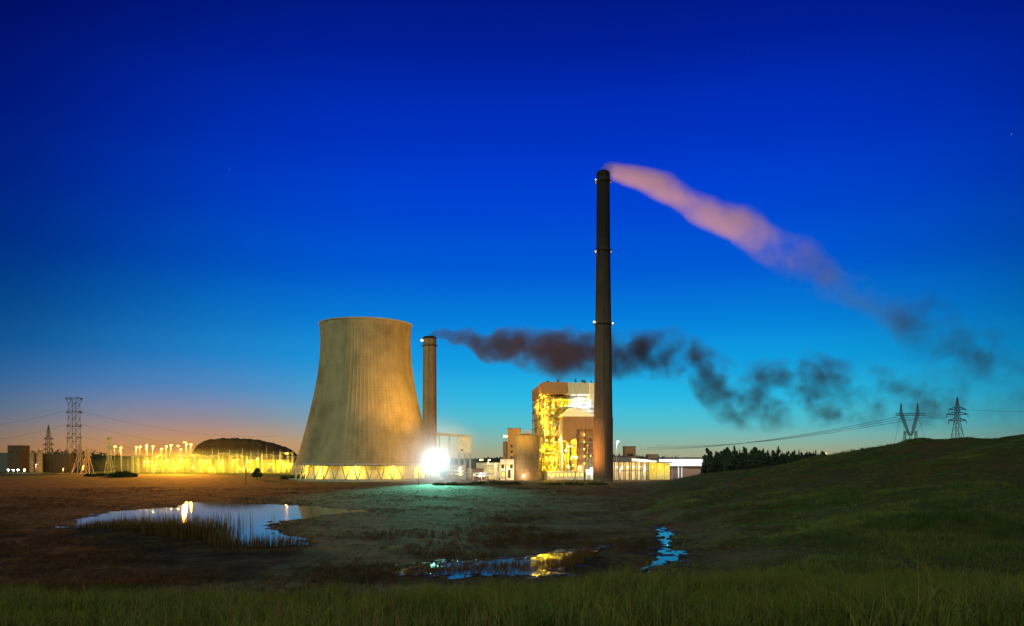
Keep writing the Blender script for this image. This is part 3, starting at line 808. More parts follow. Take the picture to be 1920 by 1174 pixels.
def lamp_post(label, X, Y, h, m, watts, c, s=.5, group=None, z=None):
    z = H(X, Y) if z is None else z
    t = thing("lamp_post", label, "lamp post", (X, Y, z), 0, group)
    MB().tube((0, 0, 0), (0, 0, h), .16, .09, 8).build("pole", M["steel"], t, True)
    MB().tube((0, 0, h - .2), (.9, -.9, h + .2), .07, n=6).build("arm", M["steel"], t)
    hd = MB().box(.3, 1.5, -1.5, -.3, h + .15, h + .45).build("lamp_head", M["dsteel"], t)
    MB().lathe([(s * .6, h + .1), (s, h - s * .3), (s * .7, h - s)], 10, (.9, -.9), (True, True)).build("bulb", m, hd, True)
    point(t, (.9, -.9, h - s - .4), watts, c, .4)
    return t
for i, (px, Y, h, m, c, w, lb) in enumerate([
    (915, 596, 15, "warm", WARM, 9000, "lamp post with a peach light above the brick pump house"),
    (899, 582, 5, "wlamp", (1, .95, .9), 5000, "short lamp post glaring white by the low pipe rack"),
    (951, 582, 9, "warm", WARM, 7000, "lamp post shining on the cream hall at the silo's foot"),
    (929, 640, 11, "warm", WARM, 6000, "lamp post at the end of the long workshop shed"),
    (861, 600, 9, "warm", (1, .85, .7), 7000, "lamp post beside the squat grey store"),
    (980, 582, 4, "warm", WARM, 5000, "low lamp post at the bottom of the round silo"),
    (1035, 585, 4, "sodium", SODIUM, 6000, "low yellow lamp post at the kerb before the boiler house"),
    (1156, 570, 28, "wlamp", (1, .93, .8), 9000, "high lamp post just right of the tall chimney's foot")]):
    lamp_post(lb, wx(px, Y), Y, h, M[m], w, c, .55)

# the dazzling white floodlight mast beside the cooling tower
FY = 528.0
fm = thing("floodlight_mast", "mast with a dazzling bank of white floodlights at the cooling tower's right foot", "floodlight", (wx(818, FY), FY, 0))
MB().tube((0, 0, 0), (0, 0, 15.5), .35, .2, 10).build("pole", M["steel"], fm, True)
MB().box(-3.4, 3.4, .25, .5, 11.6, 16.2).build("lamp_frame", M["dsteel"], fm)
for i in range(4):
    for j in range(3):
        hh_ = MB().box(-3.2 + i * 1.65, -1.8 + i * 1.65, -.5, .24, 11.8 + j * 1.5, 13.1 + j * 1.5).build("floodlight_head", M["dsteel"], fm)
        MB().box(-3.15 + i * 1.65, -1.85 + i * 1.65, -.58, -.503, 11.85 + j * 1.5, 13.05 + j * 1.5).build("lens", M["wlamp"], hh_)
point(fm, (0, -1.8, 14), 52000, WHITE, 1.2)
spot(fm, (0, -1.2, 15), (30, -330, -14), 2.1e6, (.22, 1.0, .66), 46, 1.0, 6)  # added teal beam tints the grass; the bank itself shines white

# ------------------------------------------------------------------ long buildings right of the tall chimney
RY = 590.0
fr = thing("steel_frame_hall", "open steel frame hall with lamplit bays right of the tall chimney", "building", (wx(1152, RY), RY, 0))
fw = wx(1216, RY) - wx(1152, RY); fh = wz(866, RY)
for k in range(7):
    for y in (0, 9): MB().box(k * fw / 6 - .25, k * fw / 6 + .25, y - .25, y + .25, 0, fh).build("column", M["dsteel"], fr)
for z in (fh * .5, fh): MB().box(-.3, fw + .3, -.3, .3, z, z + .4).build("beam", M["dsteel"], fr)
MB().box(-.4, fw + .4, 9.4, 14, 0, fh - .3).build("back_wall", M["cream"], fr)
MB().prism([(-.6, fh + .41), (fw * .5, fh + .41), (fw * .5, fh + 3), (-.6, fh + 3.4)], -1, 14.4).build("roof", M["dsteel"], fr)
MB().prism([(fw * .5 + .02, fh + .41), (fw + 6, fh - .6), (fw + 6, fh + 1.0), (fw * .5 + .02, fh + 2.6)], -1, 12).build("sloping_roof", M["white"], fr)
for k in range(6): bulb(fr, (k + .5) * fw / 6, 4, fh * .72, M["warm"], 1100, (1, .60, .12), .3)
point(fr, (fw * .9, -7, fh + 6), 3000, (1, .95, .9), .6)
yl = thing("loading_bay", "bright yellow lit loading bay at the end of the open steel hall", "building", (wx(1217, 600), 600, 0))
lw = wx(1260, 600) - wx(1217, 600); lh = wz(868, 600)
MB().box(0, lw, 8, 12, 0, lh).build("back_wall", M["cream"], yl)
MB().box(-.3, lw + .3, -1, 12.2, lh + .01, lh + .6).build("roof", M["dsteel"], yl)
for k in range(4): MB().box(k * lw / 3 - .2, k * lw / 3 + .2, -.2, .2, 0, lh).build("column", M["steel"], yl)
for k in range(3): bulb(yl, (k + .5) * lw / 3, 2, lh * .75, M["sodium"], 6500, (1, .70, .02), .45)
wh = thing("warehouse", "long low warehouse with a brightly lit white upper wall beside the pines", "building", (wx(1236, 640), 640, 0))
ww = wx(1335, 640) - wx(1236, 640); w0, w1 = wz(874, 640), wz(861, 640)
MB().box(wx(1258, 640) - wx(1236, 640), ww, 2.0, 26, 0, w0).build("lower_wall", M["brick"], wh)
MB().box(0, ww, 0, 26, w0 + .003, w1).build("upper_wall", M["white"], wh)
MB().box(-.4, ww + .4, -.4, 26.4, w1 + .003, w1 + .5).build("roof", M["dsteel"], wh)
for px in (1273, 1279): MB().box(wx(px, 640) - wx(1236, 640) - .4, wx(px, 640) - wx(1236, 640) + .4, 1.2, 1.997, 0, w0 - .01).build("downpipe", M["white"], wh)
for k in range(4): point(wh, (4 + k * ww / 4, -7, w1 + 2.5), 6500, (.9, .95, 1), .6)
q = MB()
for k in range(4): q.box(3.6 + k * ww / 4, 4.4 + k * ww / 4, -7.3, -6.6, w1 + 2.7, w1 + 3.1); q.bar((4 + k * ww / 4, -.3, w1 + .3), (4 + k * ww / 4, -7, w1 + 2.9), .12)
q.build("wall_floodlight", M["dsteel"], wh)
block("roof_plant", "brown boxy tower on the skyline right of the tall chimney", "building", 1171, 1192, 838, 640, 10, M["clad"], wins=[(.2, .7, .6, .08, Dk)])
block("winding_house", "small brown block on the skyline above the white warehouse roof", "building", 1215, 1234, 853, 670, 10, M["clad"], wins=[(.3, .75, .4, .1, Dk)])
block("control_room", "dark low building with a flat roof touching the tall chimney's right side", "building", 1151, 1180, 856, 615, 6, M["dsteel"])
for px, Y, h, lb in ((1163, 574, 9, "lamp post before the open steel frame hall"), (1207, 580, 8, "lamp post at the far bay of the open steel frame hall")):
    lamp_post(lb, wx(px, Y), Y, h, M["warm"], 6000, (1, .8, .45), .4)

# sodium floods on masts that light the tower, the stacks and the field
def flood_mast(label, px, Y, h, targets, z=None, group=None):
    X = wx(px, Y); z = H(X, Y) if z is None else z
    t = thing("floodlight_mast", label, "floodlight", (X, Y, z), 0, group)
    MB().tube((0, 0, 0), (0, 0, h), .3, .16, 8).build("pole", M["steel"], t, True)
    MB().box(-1.6, 1.6, -.4, .4, h, h + .5).build("lamp_frame", M["dsteel"], t)
    for k in range(2):
        d = MB().box(-1.4 + k * 1.6, -.2 + k * 1.6, -.7, .3, h + .51, h + 1.3).build("floodlight_head", M["dsteel"], t)
        MB().box(-1.3 + k * 1.6, -.3 + k * 1.6, -.8, -.703, h + .55, h + 1.25).build("lens", M["sodium"], d)
    for (tg, w, c, cone) in targets:
        spot(t, (0, -1.2, h + .9), (tg[0] - X, tg[1] - Y, tg[2] - z), w, c, cone, .7, 1.2)
    return t
flood_mast("slim mast with a sodium flood in front of the cream hall", 948, 540, 30,
           [((TX + 26, TY - 25, 84), 9.0e5, (1, .50, .07), 64), ((TX + 4, TY - 50, 40), 6.0e5, (1, .50, .08), 70), ((28, 620, 56), 7.0e5, (1, .55, .05), 66), ((10, 600, 18), 1.2e5, (1, .5, .08), 50)])
flood_mast("slim mast with a sodium flood close to the tall chimney's lit side", 1078, 548, 16, [((wx(1124, 560), 560, 24), 1.5e5, (1, .44, .08), 110)])
flood_mast("slim mast with an orange flood between the coal heap and the cooling tower", 538, 720, 17, [((TX - 48, TY + 12, 70), 1.3e6, (1, .34, .05), 60)], 2.6)
flood_mast("added mast with twin orange floods tinting the field, beside the coal heap's steep end", 347, 722, 27, [((wx(300, 722) + 20, 330, 0), 3.6e6, (1, .32, .02), 104)], 2.6)  # added mast, spreads an orange veil over the field

flood_mast("slim mast with a sodium flood behind the long workshop shed", 903, 700, 14, [((wx(805, 800), 800, 84), 6.5e5, (1, .50, .16), 64)])
# ------------------------------------------------------------------ coal heap behind the switchyard
KY = 900.0
heap_x = [(366, 868), (372, 838), (380, 829), (395, 824), (420, 821.5), (450, 822), (480, 824), (505, 829), (525, 835), (540, 840), (552, 848), (556, 858), (560, 872)]
pk = np.linspace(362, 562, 90)
top = np.interp(pk, [p[0] for p in heap_x], [p[1] for p in heap_x], left=885, right=885)
top = np.convolve(np.pad(top, 2, 'edge'), np.ones(5) / 5, 'valid')
HV = []
for px, py in zip(pk, top):
    hz = max(0.2, wz(py, KY) - 2.6)
    for k in range(25):
        s = k / 24 * 2 - 1
        prof_ = 1 - max(0, abs(s) - .12) / .88
        zz = hz * (1 - (1 - prof_) ** 1.25)
        HV.append((wx(px, KY), KY + s * 52, 2.4 + zz * (1 + .018 * math.sin(px * .37 + k * 1.1) * math.sin(px * .11 + k * .7) + .012 * rnd.uniform(-1, 1))))
HV = np.array(HV)
a_ = (np.arange(89)[:, None] * 25 + np.arange(24)[None, :]).ravel()
coal = link("coal_heap", npmesh("coal_heap", HV, np.stack([a_, a_ + 25, a_ + 26, a_ + 1], 1), M["coal"], True))
tag(coal, "huge dark flat-topped coal heap rising behind the lit switchyard", "coal heap")

# ------------------------------------------------------------------ switchyard
YZ = 2.6
def gantry(px, Y, w, h, label):
    t = thing("switchyard_gantry", label, "gantry", (wx(px, Y), Y, YZ), 0, "steel gantries crowding the floodlit switchyard")
    for x in (-w / 2, w / 2):
        p = MB()
        for sx_ in (-1, 1):
            for sy_ in (-1, 1): p.bar((x + sx_ * .9, sy_ * .9, 0), (x + sx_ * .35, sy_ * .35, h), .2)
        n = int(h / 2.4)
        for k in range(n):
            z0_, z1_ = k * h / n, (k + 1) * h / n; s0, s1 = .9 - .55 * z0_ / h, .9 - .55 * z1_ / h
            p.bar((x - s0, -s0, z0_), (x + s1, -s1, z1_), .12); p.bar((x + s0, s0, z0_), (x - s1, s1, z1_), .12)
        p.tube((x, 0, h), (x, 0, h * 1.22), .14, .05, 5)
        p.build("post", M["steel"], t)
    p = MB()
    for y, z in ((-.5, h - .3), (.5, h - .3), (0, h + .6)): p.bar((-w / 2, y, z), (w / 2, y, z), .18)
    n = int(w / 1.8)
    for k in range(n):
        x0_, x1_ = -w / 2 + k * w / n, -w / 2 + (k + 1) * w / n
        p.bar((x0_, -.5, h - .3), (x1_, 0, h + .6), .1); p.bar((x1_, .5, h - .3), (x0_, 0, h + .6), .1)
    p.build("beam", M["steel"], t)
    for k in range(3):
        x = (-.3 + .3 * k) * w
        p = MB().tube((x, 0, h - .4), (x, -.2, h - 3.0), .2, n=8)
        for j in range(5): p.tube((x, -.03 * j, h - .8 - j * .45), (x, -.03 * j, h - .95 - j * .45), .38, n=8)
        p.tube((x, -.2, h - 3.0), (x, -.2, h - 7.5), .06, n=4)
        p.build("insulator", M["porcelain"], t)
    return t
GLAB = "lattice steel gantry with hanging insulators in the crowded floodlit switchyard"
gA = gantry(262, 770, 14, 16, GLAB); gB = gantry(420, 790, 11, 18, GLAB)
g = random.Random(3)
for i in range(30):
    px = 262 + i * 9.9 + g.uniform(-3, 3); Y = g.choice([760, 790, 815, 835])
    src = gA if i % 2 else gB
    dup(src, (wx(px, Y), Y, YZ), None, None, (1, 1, g.uniform(.78, 1.05)))
def mast(px, Y, h):
    t = thing("lightning_mast", "thin pointed lightning mast among the switchyard gantries", "mast", (wx(px, Y), Y, YZ), 0, "lightning masts in the switchyard")
    MB().tube((0, 0, 0), (0, 0, h * .7), .36, .26, 6).build("pole", M["steel"], t); MB().tube((0, 0, h * .7), (0, 0, h), .2, .08, 5).build("tip", M["steel"], t)
    return t
m0 = mast(228, 800, 30)
for px, Y, s in ((276, 800, 1.0), (333, 780, .85), (398, 800, .8), (455, 770, .8), (500, 790, .85), (540, 760, .8), (240, 790, .6), (250, 770, .55), (268, 780, .6), (292, 770, .62), (305, 760, .6), (318, 775, .55), (326, 760, .62), (352, 770, .6), (366, 785, .66), (380, 760, .7), (410, 765, .7), (430, 780, .74), (444, 760, .7), (470, 785, .7), (484, 765, .74), (512, 780, .7), (524, 765, .72), (550, 780, .7)): dup(m0, (wx(px, Y), Y, YZ), None, None, (1, 1, s))
def transformer(px, Y):
    t = thing("power_transformer", "grey finned power transformer with three bushings on the switchyard floor", "transformer", (wx(px, Y), Y, YZ), 0, "transformers in the switchyard")
    MB().box(-3, 3, -1.6, 1.6, .3, 4.2).build("tank", M["gclad"], t)
    p = MB()
    for k in range(12): p.box(-2.9 + k * .5, -2.75 + k * .5, -2.5, -1.603, .6, 3.8)
    p.build("cooling_fin", M["gclad"], t)
    MB().tube((-2.6, .5, 5.4), (2.2, .5, 5.4), .55, n=12).build("conservator", M["gclad"], t)
    for k in range(3):
        p = MB().tube((-1.8 + 1.8 * k, -.4, 4.2), (-1.8 + 1.8 * k, -.4, 7.4), .28, .14, 8)
        for j in range(6): p.tube((-1.8 + 1.8 * k, -.4, 4.5 + j * .42), (-1.8 + 1.8 * k, -.4, 4.65 + j * .42), .45, n=8)
        p.build("bushing", M["porcelain"], t)
    return t
t0_ = transformer(300, 752)
for px, Y in ((322, 752), (372, 756), (398, 750), (452, 752), (470, 754), (508, 748), (532, 752)): dup(t0_, (wx(px, Y), Y, YZ))
def fill_wall(px, Y, w, h):  # added walls that catch lamp light and fill the yard with yellow
    t = thing("fill_wall", "tall pale wall added to catch lamp light between transformers", "wall", (wx(px, Y), Y, YZ), 0, "added light-catching walls in the switchyard")
    MB().box(-w / 2, w / 2, -.3, .3, 0, h).build("panel", M["tan"], t)
    MB().box(-w / 2 - .2, w / 2 + .2, -.5, .5, h + .003, h + .3).build("coping", M["concrete2"], t)
    return t
b0 = fill_wall(310, 772, 13, 12)
for px, Y in ((345, 778), (384, 774), (412, 778), (440, 772), (474, 776), (503, 774), (530, 772), (275, 778)): dup(b0, (wx(px, Y), Y, YZ))
yb = block("fill_hall", "very long hall added to catch lamp light behind the switchyard", "building", 300, 556, 868, 850, 12, M["clad"], z0=YZ, wins=[(.04 + .08 * k, .35, .03, .25, Wn if k % 3 else Dk) for k in range(12)])  # added backdrop, catches lamp light for the yellow fill
YLAB = "slim mast with a sodium lamp standing inside the floodlit switchyard"
lm = lamp_post(YLAB, wx(270, 740), 740, 11, M["sodium"], 23000, (1, .64, .02), .9, "sodium lamp masts inside the switchyard", YZ)
for px, Y, z_ in ((278, 762, 1), (311, 744, 1.15), (318, 792, .8), (330, 738, .62), (338, 770, 1.2), (362, 738, .6), (378, 764, 1.1), (388, 742, 1), (396, 732, .55), (438, 745, 1.1), (446, 780, .9), (462, 738, 1.1), (470, 752, 1.05), (482, 744, 1.25), (526, 744, 1.05), (533, 770, .8), (545, 742, .8), (412, 756, .9), (505, 760, .8), (292, 756, .7)):
    dup(lm, (wx(px, Y), Y, YZ), None, None, (1, 1, z_))
hl = lamp_post("tall lamp mast in the row of yellow lights above the switchyard's left half", wx(215, 800), 800, 26, M["sodium"], 26000, (1, .60, .03), 1.1, "tall lamp masts above the switchyard", YZ)
for px, Y, z_ in ((226, 830, .97), (255, 800, .98), (262, 815, 1.0), (274, 800, 1.04), (286, 790, 1.0), (311, 800, 1.0), (320, 815, 1.06), (333, 800, 1.02), (349, 790, 1.09), (357, 790, 1.07), (338, 830, .9), (302, 830, .92)):
    dup(hl, (wx(px, Y), Y, YZ), None, None, (1, 1, z_))

# ------------------------------------------------------------------ pylons
def lattice(mb, z0, z1, s0, s1, n, w=.22, cx=(0, 0), c1=None):
    c1 = c1 or cx
    P = lambda k, sx, sy: (cx[0] + (c1[0] - cx[0]) * k / n + sx * (s0 + (s1 - s0) * k / n), cx[1] + sy * (s0 + (s1 - s0) * k / n), z0 + (z1 - z0) * k / n)
    for sx in (-1, 1):
        for sy in (-1, 1): mb.bar(P(0, sx, sy), P(n, sx, sy), w)
    for k in range(n):
        for sy in (-1, 1):
            mb.bar(P(k, -1, sy), P(k + 1, 1, sy), w * .55); mb.bar(P(k, 1, sy), P(k + 1, -1, sy), w * .55); mb.bar(P(k + 1, -1, sy), P(k + 1, 1, sy), w * .5)
        for sx in (-1, 1): mb.bar(P(k, sx, -1), P(k + 1, sx, 1), w * .55)
    return mb
def pylon(label, px, Y, pytop, zg, body, arms, mtl, w=.22, cat="pylon"):
    """body: list of (height fraction, half width); arms: list of (height fraction, half length)"""
    h = wz(pytop, Y) - zg
    t = thing("lattice_pylon", label, cat, (wx(px, Y), Y, zg))
    p = MB()
    for (f0, s0), (f1, s1) in zip(body, body[1:]): lattice(p, f0 * h, f1 * h, s0, s1, max(1, int((f1 - f0) * h / max(2.4, 1.6 * s0))), w)
    p.build("tower", mtl, t)
    for f, a in arms:
        z = f * h; s = float(np.interp(f, [b_[0] for b_ in body], [b_[1] for b_ in body]))
        for sd in (-1, 1):
            p = MB()
            for y in (-s, s): p.bar((sd * s, y, z), (sd * a, 0, z + .3), w * 1.15); p.bar((sd * s, y, z + 1.6), (sd * a, 0, z + .3), w * .9)
            for k in range(3): p.bar((sd * (s + (a - s) * k / 3), -s * (1 - k / 3), z), (sd * (s + (a - s) * (k + 1) / 3), s * (1 - (k + 1) / 3), z + .2), w * .45)
            ar = p.build("crossarm", mtl, t)
            MB().tube((sd * a, 0, z + .2), (sd * a, 0, z - 1.8), .16, n=6).build("insulator", M["porcelain"], ar)
    return t
pylon("tallest lattice pylon with a wide flat head and four tiers of arms", 139, 760, 746, 2.6, [(0, 6.6), (.28, 4.6), (.42, 4.0), (.92, 3.5), (1, 5.2)], [(.985, 7.8), (.80, 7.8), (.62, 7.2), (.46, 7.0)], M["dsteel"], .34)
pylon("slim dark pylon with a needle top next to the tallest pylon", 91, 790, 797, 2.6, [(0, 4.4), (.35, 2.2), (.72, 1.6), (1, .25)], [(.70, 4.6), (.58, 5.2), (.48, 4.6)], M["dsteel"], .34)
oa = pylon("small orange-lit lattice tower at the foot of the tallest pylon, pointed top", 149, 735, 829, 2.6, [(0, 4.6), (.45, 2.0), (.8, .9), (1, .2)], [(.72, 3.0)], M["steel"], .34)
pylon("short orange-lit A-shaped lattice tower with three little arms", 164, 735, 838, 2.6, [(0, 4.0), (.5, 1.7), (.85, .8), (1, .15)], [(.82, 3.2), (.68, 3.8), (.5, 3.2)], M["steel"], .34)
pylon("thin yellow-lit lattice tower where the switchyard begins", 205, 770, 820, 2.6, [(0, 3.2), (.4, 1.5), (1, .7)], [(.95, 2.2), (.7, 2.6)], M["steel"], .3)
lamp_post("low orange lamp post before the two small lattice towers", wx(156, 715), 715, 7, M["sodium"], 40000, (1, .28, .03), .35, z=2.6)
lamp_post("low orange lamp post left of the tallest pylon's foot", wx(118, 722), 722, 4.5, M["sodium"], 9000, (1, .33, .06), .3, z=2.6)
Gp = H(wx(1795, 470), 470)
pylon("single-mast pylon with three arm tiers on the hill crest, outermost of the hill pylons", 1795, 470, 745, Gp, [(0, 4.0), (.62, 1.15), (.84, .8), (1, .15)], [(.80, 5.0), (.72, 6.2), (.62, 5.2)], M["dsteel"], .26)
# V-shaped guyed pylon
VY = 500.0
Gv = H(wx(1706, VY), VY)
vp = thing("guyed_pylon", "V-shaped guyed pylon with two needle tops above the hill", "pylon", (wx(1707, VY), VY, Gv))
vz = lambda py: wz(py, VY) - Gv
vx = lambda px: wx(px, VY) - wx(1707, VY)
for sd, pxa in ((-1, 1689.5), (1, 1720.5)):
    p = lattice(MB(), vz(817), vz(775), .45, .8, 10, .17, (sd * .6, 0), (vx(pxa), 0))
    p.build("leaning_leg", M["dsteel"], vp)
    lattice(MB(), vz(775), vz(756), .7, .1, 4, .17, (vx(pxa), 0)).build("peak", M["dsteel"], vp)
    MB().tube((0, 0, 0), (sd * .6, 0, vz(817)), .3, n=6).build("footing", M["concrete2"], vp)
    q = MB()
    for y in (-13, 13): q.tube((vx(pxa), 0, vz(776)), (sd * 6.5, y, 0), .07, n=4)
    q.build("guy_wire", M["dsteel"], vp)
    lattice(MB(), 0, vz(808), 1.1, .5, 5, .15, (sd * 4.0, 0), (sd * 3.4, 0)).build("side_frame", M["dsteel"], vp)
MB().bar((-4, 0, vz(812)), (4, 0, vz(812)), .18).build("base_beam", M["dsteel"], vp)
p = MB()
for y in (-.7, .7):
    for z in (vz(779), vz(775)): p.bar((vx(1680), y, z), (vx(1735), y, z), .18)
for k in range(12):
    x0_, x1_ = vx(1680 + 55 * k / 12), vx(1680 + 55 * (k + 1) / 12)
    p.bar((x0_, -.7, vz(779)), (x1_, -.7, vz(775)), .12); p.bar((x0_, .7, vz(775)), (x1_, .7, vz(779)), .12)
p.build("crossbeam", M["dsteel"], vp)

# overhead lines
def cable(label, p, q, sag, r=.045, group="overhead power lines"):
    pts = []
    for k in range(41):
        t = k / 40
        pts.append(Vector(p).lerp(Vector(q), t) - Vector((0, 0, 4 * sag * t * (1 - t))))
    mb = MB()
    for a, c in zip(pts, pts[1:]): mb.tube(a, c, r, n=4, cap=False)
    o = mb.build("power_cable", M["dsteel"]); return tag(o, label, "cable", group)
def P3(px, py, Y): return (wx(px, Y), Y, wz(py, Y))
for a, lb in ((1682, "lowest-slung cable from the V-shaped pylon towards the plant"), (1705, "middle cable strung from the V-shaped pylon towards the plant"), (1733, "cable from the outer beam tip of the V-shaped pylon towards the plant")):
    cable(lb, P3(a, 782, VY), P3(1200 + (a - 1682) * .6, 842 - (a - 1682) * .12, 900), 6, .13)
for (a, b_, lb) in ((1782, 779, "cable passing from the V-shaped pylon to the lower arm of the hill pylon"), (1805, 768, "cable from the hill pylon's upper arm running off over the crest")):
    cable(lb, P3(1735, 778, VY) if a < 1800 else P3(a, b_, 470), P3(a, b_, 470) if a < 1800 else P3(2150, 760, 420), 2.0, .06)
for i, (py0, py1, lb) in enumerate(((770, 778, "upper cable leaving the tallest pylon towards the cooling tower side"), (795, 800, "second cable leaving the tallest pylon over the switchyard"), (818, 822, "low cable leaving the tallest pylon over the switchyard lamps"))):
    cable(lb, P3(150, py0, 760), P3(520, py1 + 40, 900), 8, .07)
for i, (py0, lb) in enumerate(((768, "upper cable running from the tallest pylon out of the picture"), (795, "lower cable running from the tallest pylon out of the picture"))):
    cable(lb, P3(128, py0, 760), P3(-150, py0 + 30, 900), 8, .07)

# ------------------------------------------------------------------ left-hand works
block("substation_block", "dim grey block with a lower shoulder left of the two lit silos", "building", 14, 40, 836, 800, 14, M["rust"], z0=2.6, wins=[(.15, .7, .2, .1, Dk), (.6, .7, .2, .1, Dk), (.15, .45, .2, .1, Dk)])
block("low_shed", "low dark shed along the far left of the works", "building", -30, 14, 850, 810, 12, M["dsteel"], z0=2.6)
block("store_shed", "low brown store with flat roof behind the needle-topped pylon", "building", 78, 128, 852, 830, 12, M["rust"], z0=2.6)
for px, lb in ((61, "orange-lit upright silo, the one nearer the dim grey block"), (74, "orange-lit upright silo with a thin vent pipe, nearer the needle-topped pylon")):
    Y = 775; t = thing("storage_silo", lb, "silo", (wx(px, Y), Y, 2.6)); h = wz(849, Y) - 2.6
    MB().lathe([(2.6, 0), (2.6, h), (1.2, h + 2), (.2, h + 2.3)], 20).build("shell", M["tan"], t, True)
    MB().tube((.6, 0, h + 1.5), (.6, 0, h + (6.5 if px == 74 else 4.0)), .2, n=6).build("vent_pipe", M["steel"], t)
    MB().lathe([(2.65, h * .5), (2.8, h * .5), (2.8, h * .5 + .4), (2.65, h * .5 + .4)], 20).build("band", M["steel"], t)
lamp_post("orange lamp post at the feet of the two upright silos", wx(67, 752), 752, 8, M["warm"], 11000, (1, .45, .15), .3, z=2.6)
for k, px in enumerate((15, 24, 33, 45)):
    lamp_post("low white lamp in a row of four at the far left of the works", wx(px, 745), 745, 3.2, M["wlamp"], 700, (.95, 1, .95), .7, "row of four white lamps", 2.6)

# perimeter fence along the plant, posts and wires
fe = thing("perimeter_fence", "long thin wire fence along the plant's near edge", "fence", (wx(560, 520), 520, 0))
fL = wx(1180, 520) - wx(560, 520)
for k in range(44): MB().tube((k * fL / 43, 0, -.2), (k * fL / 43, 0, 2.5), .07, n=5).build("post", M["steel"], fe)
q = MB()
for z in (.5, 1.1, 1.7, 2.3): q.tube((0, 0, z), (fL, 0, z), .025, n=4)
q.build("wire", M["steel"], fe)
for px, py, Y, h, lb in ((461, 858, 470, 15, "lone thin wooden pole standing in the orange field before the switchyard"), (784.5, 885, 480, 7.5, "short wooden pole by the cooling tower basin")):
    t = thing("utility_pole", lb, "pole", (wx(px, Y), Y, H(wx(px, Y), Y)))
    MB().tube((0, 0, -.3), (0, 0, h), .2, .13, 8).build("pole", M["wood"], t, True)
    MB().bar((-.9, 0, h - .7), (.9, 0, h - .7), .14).build("crossarm", M["wood"], t)

# ------------------------------------------------------------------ trees and bushes
def leaf_cloud(blobs, n, s, seed):
    g = np.random.default_rng(seed)
    Vs = []
    for (cx, cy, cz, rx, ry, rz) in blobs:
        d = g.normal(0, 1, (n, 3)); d /= np.linalg.norm(d, axis=1)[:, None]
        r = g.random(n) ** .45
        p = d * r[:, None] * np.array([rx, ry, rz]) + np.array([cx, cy, cz])
        a = g.normal(0, 1, (n, 3)); a /= np.linalg.norm(a, axis=1)[:, None]
        b_ = np.cross(a, g.normal(0, 1, (n, 3))); b_ /= np.linalg.norm(b_, axis=1)[:, None] + 1e-9
        q = s * g.uniform(.6, 1.5, n)[:, None]
        Vs.append(np.stack([p - a * q, p + b_ * q * .7, p + a * q, p - b_ * q * .7], 1).reshape(-1, 3))
    V = np.concatenate(Vs); k = np.arange(len(V) // 4) * 4
    return V, np.stack([k, k + 1, k + 2, k + 3], 1)
def conifer_mesh(h, r, seed):
    g = np.random.default_rng(seed); V, T = [], []
    n = int(h * 2.2)
    for k in range(n):
        z = h * (.10 + .90 * k / n); rr = r * (1 - (k / n)) ** .85 * g.uniform(.7, 1.15) + .12
        m_ = int(7 + 6 * (1 - k / n))
        for j in range(m_):
            a = g.uniform(0, 6.28); l_ = rr * g.uniform(.6, 1.15); w_ = .28 * l_ + .15
            dz_ = -l_ * g.uniform(.15, .5)
            c, s = math.cos(a), math.sin(a); i0 = len(V)
            V += [(0, 0, z + .35), (c * l_ * .55 - s * w_, s * l_ * .55 + c * w_, z + dz_ * .5), (c * l_, s * l_, z + dz_), (c * l_ * .55 + s * w_, s * l_ * .55 - c * w_, z + dz_ * .5)]
            T.append((i0, i0 + 1, i0 + 2, i0 + 3))
    V += [(-.12, 0, h * .97), (.12, 0, h * .97), (0, 0, h * 1.05), (0, .01, h * 1.02)]; T.append((len(V) - 4, len(V) - 3, len(V) - 2, len(V) - 1))
    return np.array(V), np.array(T)
def ragged_crown(h, r, seed):                             # older, rounder crowns: layered clumps of needles
    g = np.random.default_rng(seed); bl = []
    for k in range(15):
        f = .22 + .74 * k / 14; rr = r * (1 - .75 * max(0, f - .35) / .65) * g.uniform(.5, .95); a = g.uniform(0, 6.28)
        bl.append((math.cos(a) * rr * .6, math.sin(a) * rr * .6, h * f, rr * .75, rr * .75, h * .06 + .5))
    return leaf_cloud(bl, 42, .5, seed)
protos = []
PL = "dark pine in the dense stand where the hill meets the warehouse"
PH = (17, 15, 19, 13.5, 16, 18)
for k, (h, r) in enumerate(zip(PH, (4.2, 3.6, 4.6, 3.9, 4.4, 4.8))):
    t = thing("pine_tree", PL, "tree", (0, 0, 0), 0, "pines in the dense stand by the warehouse")
    MB().tube((0, 0, -1), (0, 0, h * .9), .3, .06, 7).build("trunk", M["bark"], t)
    link("crown", npmesh("crown", *(conifer_mesh(h, r, 40 + k) if k < 3 else ragged_crown(h, r, 40 + k)), M["needles"]), t)
    protos.append(t)
g = random.Random(21); cnt = 0
for i in range(84):
    f = (i + g.random()) / 84
    px = 1318 + 232 * f; Y = g.uniform(455, 540)
    X = wx(px, Y); z = H(X, Y)
    want = wz(np.interp(px, [1313, 1330, 1350, 1420, 1500, 1560], [856, 845, 840, 839, 845, 848]) + g.uniform(-2.5, 6), Y) - z
    want *= g.uniform(.80, 1.06)
    k = cnt if cnt < 6 else g.randrange(6)
    src = protos[k]; s = max(.35, want / PH[k]); w_ = max(s, .8) * g.uniform(.95, 1.3)
    if cnt < 6: src.location = (X, Y, z); src.scale = (w_, w_, s)
    else: dup(src, (X, Y, z), g.uniform(0, 6.28), None, (w_, w_, s))
    cnt += 1
